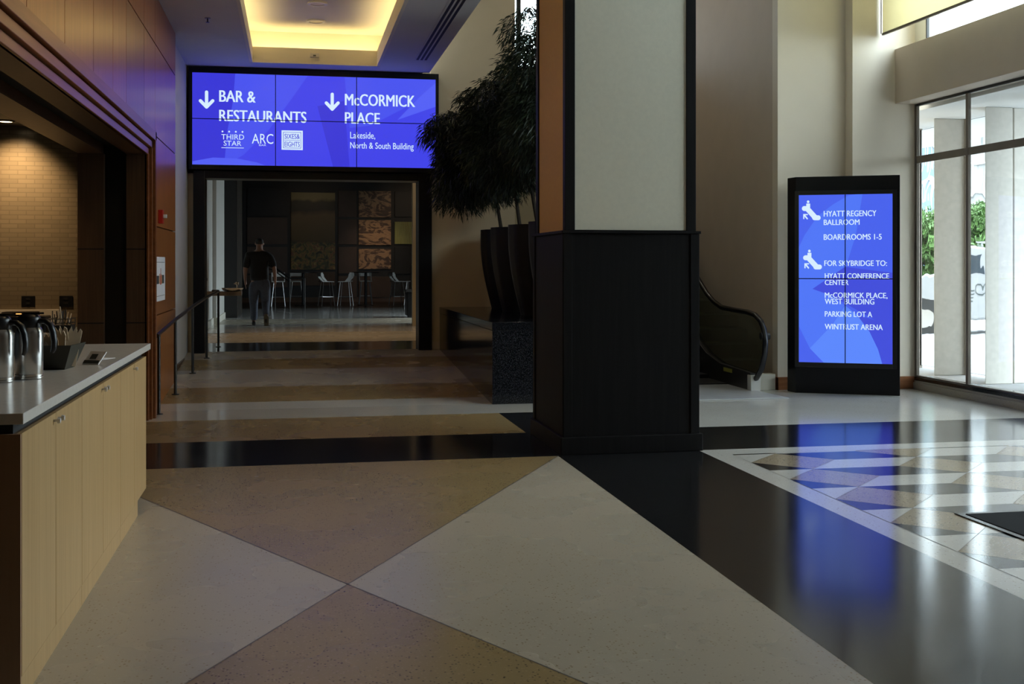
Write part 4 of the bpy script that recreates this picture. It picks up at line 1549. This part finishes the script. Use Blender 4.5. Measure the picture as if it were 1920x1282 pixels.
stools = [(-.46, 36.2, 0, 'white bar stool behind the cafe railing'), (.10, 37.1, 180, 'white bar stool behind the first high table'),
          (1.02, 36.3, -75, 'white bar stool whose open back turns to the next stool, by the first high table'),
          (1.61, 36.3, 75, 'white bar stool between the two high tables, turned to the second one'),
          (2.30, 37.3, 180, 'white bar stool behind the second high table'), (3.25, 36.3, -75, 'white bar stool near the dark bin'),
          (3.72, 36.5, 75, 'white bar stool partly hidden by the dark bin')]
for x, y, a, lab in stools:
    stool((x, y, RZ), math.radians(a), lab)
for x, y, lab in ((.30, 36.4, 'dark round high table below the golden mural'), (2.26, 36.5, 'dark round high table below the aerial views')):
    t = thing('bar_table', lab, 'table', (x, y, RZ), 0, 'high tables in the cafe')
    build('tabletop', MB().lathe([(.41, 1.03), (.42, 1.035), (.42, 1.055), (.41, 1.06)], (0, 0), 32), 'black', t, local=True)
    build('column', MB().tube([(0, 0, .02), (0, 0, 1.03)], .045, 14), 'black', t, local=True)
    build('base', MB().lathe([(.27, 0), (.27, .012), (.05, .03)], (0, 0), 24), 'black', t, local=True)

t = thing('cafe_railing', 'dark metal railing with a sloping top rail behind the walking man', 'railing', (.1, 33.2, RZ))
rl = MB()
rl.tube([(-.75, 34.0, 1.56), (-.55, 33.6, 1.50), (-.10, 33.2, 1.18), (.32, 33.2, 1.18)], .028, 10)
rl.tube([(-.75, 34.0, 1.46), (-.55, 33.6, 1.40), (-.10, 33.2, 1.08)], .016, 8)
build('rail', rl, 'railing', t)
for x, y, z in ((-.52, 33.55, 1.47), (-.10, 33.2, 1.18), (.32, 33.2, 1.18)):
    build('post', MB().tube([(x, y, RZ), (x, y, z)], .022, 10), 'railing', t)

t = thing('drinking_fountain', 'steel drinking fountain on a dark bracket at the white wall past the doorway', 'drinking fountain', (-1.72, 22.0, 1.0))
build('bracket', MB().box(-1.72, -.95, 21.85, 22.2, .99, 1.07), 'alu', t, .006)
build('basin', MB().lathe([(.10, 1.07), (.17, 1.085), (.20, 1.125), (.205, 1.135), (.17, 1.13), (.05, 1.10)], (-1.12, 22.0), 28), 'steel', t)
build('spout', MB().tube([(-1.04, 22.1, 1.12), (-1.04, 22.1, 1.20), (-1.06, 22.08, 1.22), (-1.09, 22.05, 1.21)], .014, 8), 'chrome', t)
build('cup_holder', MB().lathe([(.03, 1.19), (.032, 1.24), (.015, 1.25)], (-1.04, 22.1), 14), 'steel', t)
t = thing('wall_fin', 'tall narrow black strip on the white wall above the drinking fountain', 'wall fixture', (-1.70, 21.2, 1.05))
build('strip', MB().box(-1.72, -1.60, 21.1, 21.3, 1.05, 1.83), 'black', t, .006)
build('lever', MB().box(-1.60, -1.52, 21.15, 21.22, 1.28, 1.33), 'black', t, .004)
t = thing('light_switch', 'small grey switch plate on the white wall past the doorway', 'switch', (-1.72, 19.6, 1.62))
build('plate', MB().box(-1.72, -1.712, 19.55, 19.65, 1.60, 1.74), 'alu', t, .002)
build('rocker', MB().box(-1.712, -1.706, 19.58, 19.62, 1.64, 1.70), 'black', t)

t = thing('waste_bin', 'dark bin standing at the edge of the cafe wall', 'bin', (2.98, 28.0, RZ))
build('body', MB().prism(ccw([(2.72, 27.8), (3.3, 27.8), (3.3, 28.3), (2.72, 28.3)]), RZ + .04, RZ + .62), 'black', t, .02)
build('lid', MB().box(2.69, 3.33, 27.77, 28.33, RZ + .62, RZ + .68), 'alu_dark', t, .01)
build('upper_panel', MB().box(2.86, 3.3, 28.0, 28.3, RZ + .68, RZ + 1.3), 'black', t, .02)
for x in (2.78, 3.22):
    build('foot', MB().box(x - .04, x + .04, 27.85, 28.0, RZ, RZ + .05), 'rubber', t)

# unseen cafe spots: light on the murals, plus added fill for floor and wall
for k, (x, y, tx, ty, tz, e, ang) in enumerate(((2.8, 37.2, 2.8, 40.0, 1.5, 70, 48), (.7, 36.6, .7, 40.0, 1.8, 16, 90), (4.2, 36.6, 4.2, 40.0, 2.2, 40, 80),
                                                (3.6, 26.4, 3.6, 26.4, 0, 60, 60), (-.2, 20.8, -.2, 20.8, 0, 150, 90), (1.9, 21.5, 1.9, 21.5, 0, 150, 90), (2.9, 22.6, 3.0, 24.0, 1.2, 40, 90))):
    spot('cafe_unseen_spot', (x, y, 4.5), e, (1, .72, .45) if k != 6 else (1, .86, .70), ang, .9, (tx, ty, tz), .08)

# ------------------------------------------------------------------ WALKING MAN
man = thing('person', 'man in a black short-sleeved shirt and jeans walking away past the doorway', 'person', (-.70, 24.55, RZ))


def skin(name, joints, edges, mat, parent, sub=2):
    me = bpy.data.meshes.new(name)
    keys = list(joints)
    me.from_pydata([joints[k][0] for k in keys], [(keys.index(a), keys.index(b)) for a, b in edges], [])
    o = bpy.data.objects.new(name, me)
    COL.objects.link(o)
    md = o.modifiers.new('skin', 'SKIN')
    md.use_smooth_shade = True
    if not me.skin_vertices:
        bm = bmesh.new()
        bm.from_mesh(me)
        bm.verts.layers.skin.verify()
        bm.to_mesh(me)
        bm.free()
    for i, k in enumerate(keys):
        r = joints[k][1]
        me.skin_vertices[0].data[i].radius = r if isinstance(r, tuple) else (r, r)
        me.skin_vertices[0].data[i].use_root = (i == 0)
    sd = o.modifiers.new('sub', 'SUBSURF')
    sd.levels = sub
    sd.render_levels = sub
    dg = bpy.context.evaluated_depsgraph_get()
    m2 = bpy.data.meshes.new_from_object(o.evaluated_get(dg))
    bpy.data.objects.remove(o)
    m2.materials.clear()
    m2.materials.append(M[mat])
    for p in m2.polygons:
        p.use_smooth = True
    o = bpy.data.objects.new(name, m2)
    COL.objects.link(o)
    o.parent = parent
    return o


J = {'pel': ((0, 0, .99), (.10, .08)), 'wai': ((0, .02, 1.17), (.14, .10)), 'che': ((0, .03, 1.38), (.17, .12)), 'upc': ((0, .02, 1.50), (.13, .10)), 'nec': ((0, .02, 1.60), .062),
     'jaw': ((0, .05, 1.68), .075), 'sku': ((0, .04, 1.77), .092), 'crn': ((0, .03, 1.83), .055), 'nos': ((0, .15, 1.71), .014), 'ear_l': ((-.095, .03, 1.71), .018), 'ear_r': ((.095, .03, 1.71), .018),
     'shl': ((-.21, .02, 1.49), .072), 'ell': ((-.29, -.02, 1.22), .055), 'wrl': ((-.295, .08, .99), .036), 'pal_l': ((-.29, .11, .91), (.042, .02)),
     'shr': ((.21, .02, 1.49), .072), 'elr': ((.305, -.06, 1.23), .055), 'wrr': ((.325, -.03, 1.00), .036), 'pal_r': ((.325, -.01, .92), (.042, .02)),
     'hil': ((-.10, .02, .90), .10), 'knl': ((-.11, .17, .52), .065), 'anl': ((-.12, .24, .11), .045), 'hir': ((.10, 0, .90), .10), 'knr': ((.12, .07, .50), .065), 'anr': ((.14, -.26, .21), .045),
     'tol': ((-.14, .42, .05), .035), 'tor': ((.15, -.18, .05), .035)}
ED = [('pel', 'wai'), ('wai', 'che'), ('che', 'upc'), ('upc', 'nec'), ('nec', 'jaw'), ('jaw', 'sku'), ('sku', 'crn'), ('jaw', 'nos'), ('sku', 'ear_l'), ('sku', 'ear_r'),
      ('upc', 'shl'), ('shl', 'ell'), ('ell', 'wrl'), ('wrl', 'pal_l'), ('upc', 'shr'), ('shr', 'elr'), ('elr', 'wrr'), ('wrr', 'pal_r'),
      ('pel', 'hil'), ('hil', 'knl'), ('knl', 'anl'), ('anl', 'tol'), ('pel', 'hir'), ('hir', 'knr'), ('knr', 'anr'), ('anr', 'tor')]
for s_, px_, yy in (('l', -.29, .11), ('r', .325, -.01)):
    base = Vector(J['pal_' + s_][0])
    for k, (dy, ln) in enumerate(((-.03, .075), (-.01, .085), (.01, .08), (.03, .065))):
        a, b2 = 'f%s%da' % (s_, k), 'f%s%db' % (s_, k)
        J[a] = (tuple(base + Vector((0, dy, -.05))), .010)
        J[b2] = (tuple(base + Vector((-.012 if s_ == 'r' else .012, dy + .006, -.05 - ln))), .008)
        ED += [('pal_' + s_, a), (a, b2)]
    J['t' + s_] = (tuple(base + Vector((-.02 if s_ == 'r' else .02, .06, -.03))), .010)
    ED.append(('pal_' + s_, 't' + s_))
skin('body', J, ED, 'skin', man, 1)
sh = {'hem': ((0, -.005, .93), (.21, .17)), 'pel': ((0, 0, 1.02), (.21, .17)), 'wai': ((0, .02, 1.17), (.205, .165)), 'che': ((0, .03, 1.38), (.22, .16)), 'upc': ((0, .02, 1.50), (.16, .125)), 'col': ((0, .02, 1.585), .075),
      'shl': ((-.22, .02, 1.48), .092), 'ell': ((-.29, -.02, 1.20), .082), 'shr': ((.22, .02, 1.48), .092), 'elr': ((.305, -.06, 1.21), .082)}
skin('shirt', sh, [('hem', 'pel'), ('pel', 'wai'), ('wai', 'che'), ('che', 'upc'), ('upc', 'col'), ('upc', 'shl'), ('shl', 'ell'), ('upc', 'shr'), ('shr', 'elr')], 'shirt', man, 2)
tq = {'top': ((0, 0, 1.06), (.165, .125)), 'pel': ((0, 0, .98), (.19, .15)), 'hil': ((-.11, .02, .86), .138), 'knl': ((-.125, .17, .52), .10), 'cal': ((-.115, .215, .3), .080), 'anl': ((-.12, .24, .10), .078),
      'hir': ((.11, 0, .86), .138), 'knr': ((.13, .07, .50), .10), 'car': ((.13, -.10, .34), .080), 'anr': ((.14, -.24, .22), .075)}
skin('trousers', tq, [('top', 'pel'), ('pel', 'hil'), ('hil', 'knl'), ('knl', 'cal'), ('cal', 'anl'), ('pel', 'hir'), ('hir', 'knr'), ('knr', 'car'), ('car', 'anr')], 'jeans', man, 2)
skin('hair', {'a': ((0, .0, 1.70), (.088, .06)), 'b': ((0, .01, 1.78), .100), 'c': ((0, .035, 1.835), .068)}, [('a', 'b'), ('b', 'c')], 'hair', man, 2)
skin('shoe', {'h': ((-.12, .19, .05), .048), 'm': ((-.125, .30, .045), .050), 't': ((-.135, .43, .035), .036)}, [('h', 'm'), ('m', 't')], 'shoe', man, 2)
skin('shoe', {'h': ((.14, -.30, .20), .048), 'm': ((.145, -.24, .11), .050), 't': ((.15, -.16, .035), .036)}, [('h', 'm'), ('m', 't')], 'shoe', man, 2)
so = MB()
so.prism(ccw([(-.045, -.02), (.045, -.02), (.052, .10), (.05, .20), (.02, .27), (-.02, .27), (-.05, .20), (-.052, .10)]), -.008, .008)
o = build('sole', so, 'sole', man, .003, local=True)
o.location = (.147, -.225, .03)
o.rotation_euler = (math.radians(123), 0, 0)

# ------------------------------------------------------------------ OUTSIDE
g = MB()
g.box(7.95, 130, -70, 160, -.1, .06)
struct('pavement', g, 'pave')
g = MB().box(7.95, 10.6, -9, 26, 3.56, 3.86)
struct('canopy_soffit', g, 'soffit')
for k, (y, lab) in enumerate(((15.34, 'pitted concrete pier outside, hidden mostly behind the bright wall'), (14.17, 'pitted concrete pier outside between the two window strips by the jamb'),
                              (13.0, 'pitted concrete pier outside right of the window mullion'))):
    xr = 9.05 - (.10 if k == 2 else 0)
    p = MB().prism([(8.56, y), (xr, y), (xr, y + .36), (8.82, y + .36)], .06, 3.56)
    tag(build('concrete_pier', p, 'concrete', None, .012), lab, 'pier', 'concrete piers outside')
p = MB().box(8.985, 9.7, 13.03, 13.4, .06, 3.56)
tag(build('concrete_pier', p, 'concrete', None, .012), 'pitted concrete pier outside at the edge of the picture', 'pier', 'concrete piers outside')
for k in range(1, 10):
    y = 13.0 - 1.17 * k
    p = MB().prism([(8.56, y), (9.05, y), (9.05, y + .36), (8.82, y + .36)], .06, 3.56)
    tag(build('concrete_pier', p, 'concrete', None, .012), 'pitted concrete pier outside the windows beyond the picture edge', 'pier', 'concrete piers outside')
for k, (y0, y1) in enumerate(((14.55, 15.32), (13.38, 14.15))):
    f = MB()
    f.box(9.01, 9.06, y0 - .02, y0 + .015, .06, 3.56).box(9.01, 9.06, y1 - .015, y1 + .02, .06, 3.56)
    o = struct('window_%d' % (5 + k), f, 'alu')
    struct('pane', MB().box(9.02, 9.05, y0 + .015, y1 - .015, .10, 3.54), 'wavy', 0, o)

van = thing('van', 'white van with a roof rack parked in the street outside the window', 'van', (13.6 + 1.45 * .85, 22.85 - 1.45 * .53, .06), math.atan2(-.53, .85))
side = [(-2.35, .32), (2.35, .32), (2.42, .55), (2.40, 1.45), (2.25, 1.86), (-.55, 1.90), (-.80, 1.84), (-1.22, 1.34), (-2.15, 1.14), (-2.38, .98), (-2.42, .55)]
vb = MB()
vb.prism(ccw(side), 0, 1.85, 'y')
build('body', vb, 'van_white', van, .05, local=True)
for pts in ([(-1.10, 1.32), (-.30, 1.32), (-.30, 1.72), (-.72, 1.72)], [(-.22, 1.32), (.75, 1.32), (.75, 1.72), (-.22, 1.72)], [(.85, 1.32), (2.15, 1.32), (2.10, 1.72), (.85, 1.72)]):
    build('side_window', MB().prism(ccw(pts), -.008, .01, 'y'), 'van_glass', van, local=True)
for x in (-1.45, 1.5):
    wv = MB()
    wv.prism(disc((x, .33), .33, 28), -.03, .2, 'y', 0, True)
    wh = build('wheel', wv, 'tyre', van, local=True)
    hub_ = MB().prism(disc((x, .33), .20, 20), -.04, .0, 'y')
    build('hubcap', hub_, 'steel', wh, local=True)
    wa = MB()
    wa.prism(disc((x, .36), .42, 28), -.006, .05, 'y')
    build('wheel_arch', wa, 'black_matte', van, local=True)
rk = MB()
for x in (-.3, .8, 1.9):
    rk.box(x - .03, x + .03, .05, 1.8, 1.90, 1.98)
rk.box(-.4, 2.0, .1, .15, 1.98, 2.02)
build('roof_rack', rk, 'van_white', van, local=True)
build('headlamp', MB().box(-2.38, -2.05, -.01, .3, .88, 1.05), 'chrome', van, .02, local=True)
build('bumper', MB().box(-2.46, -2.25, -.02, 1.87, .32, .55), 'black_matte', van, .03, local=True)
build('door_mirror', MB().box(-1.05, -.93, -.2, -.02, 1.28, 1.46), 'van_white', van, .02, local=True)
build('vent_slats', MB().box(-.65, -.45, -.004, .01, .70, .73).box(-.65, -.45, -.004, .01, .78, .81).box(-.65, -.45, -.004, .01, .86, .89).box(-.65, -.45, -.004, .01, .94, .97), 'ink', van, local=True)
lettering('O', -.42, -.22, .86, 1.10, -.012, 'ink', van, 0, 'letter')
lettering('n', -.19, -.04, .86, 1.10, -.012, 'ink', van, 0, 'letter')

tree('street_tree', 'bright green street tree behind the van, seen by the window jamb', (18.6, 31.3, .06), [(0, 0, 0), (0, 0, 1.0), (.1, 0, 2.0)], [[(0, 0, 1.0), (.5, 0, 2.0)], [(0, 0, 1.0), (-.5, 0, 2.0)]],
     [(0, 0, 2.05, 1.25, 1.2, 1.15), (-.5, 0, 2.4, .8, .8, .7)], 6000, .26, .09, 71, 'leaf_bright', None, .08)
tree('street_tree', 'bright green street tree with a higher crown behind the van roof', (22.0, 33.5, .06), [(0, 0, 0), (0, 0, 1.1), (-.1, 0, 2.2)], [[(0, 0, 1.0), (.5, 0, 2.2)], [(0, 0, 1.0), (-.5, 0, 2.2)]],
     [(0, 0, 2.3, 1.3, 1.2, 1.25), (.2, 0, 3.0, .7, .8, .6)], 6000, .26, .09, 72, 'leaf_bright', None, .08)


def tower(label, loc, rz, wdt, dep, h, wallm, winm, nx, nz, gap):
    t = thing('building', label, 'building', loc, rz)
    build('facade', MB().box(-wdt / 2, wdt / 2, 0, dep, 0, h), wallm, t, local=True)
    m = MB()
    for i in range(nx + 1):
        x = -wdt / 2 + wdt * i / nx
        m.box(x - gap, x + gap, -.25, 0, 0, h)
    for j in range(nz + 1):
        z = h * j / nz
        m.box(-wdt / 2, wdt / 2, -.24, 0, z - gap, z + gap)
    build('mullion_grid', m, winm, t, local=True)
    return t


tower('tall blue glass office building across the street', (46.5, 82, .06), math.radians(-30), 9, 8, 16, 'bldg_glass', 'bldg_white', 8, 6, .16)
tower('pale building with thin floor lines across the street', (59, 85, .06), math.radians(-30), 13, 8, 15, 'bldg_white', 'concrete', 3, 6, .10)
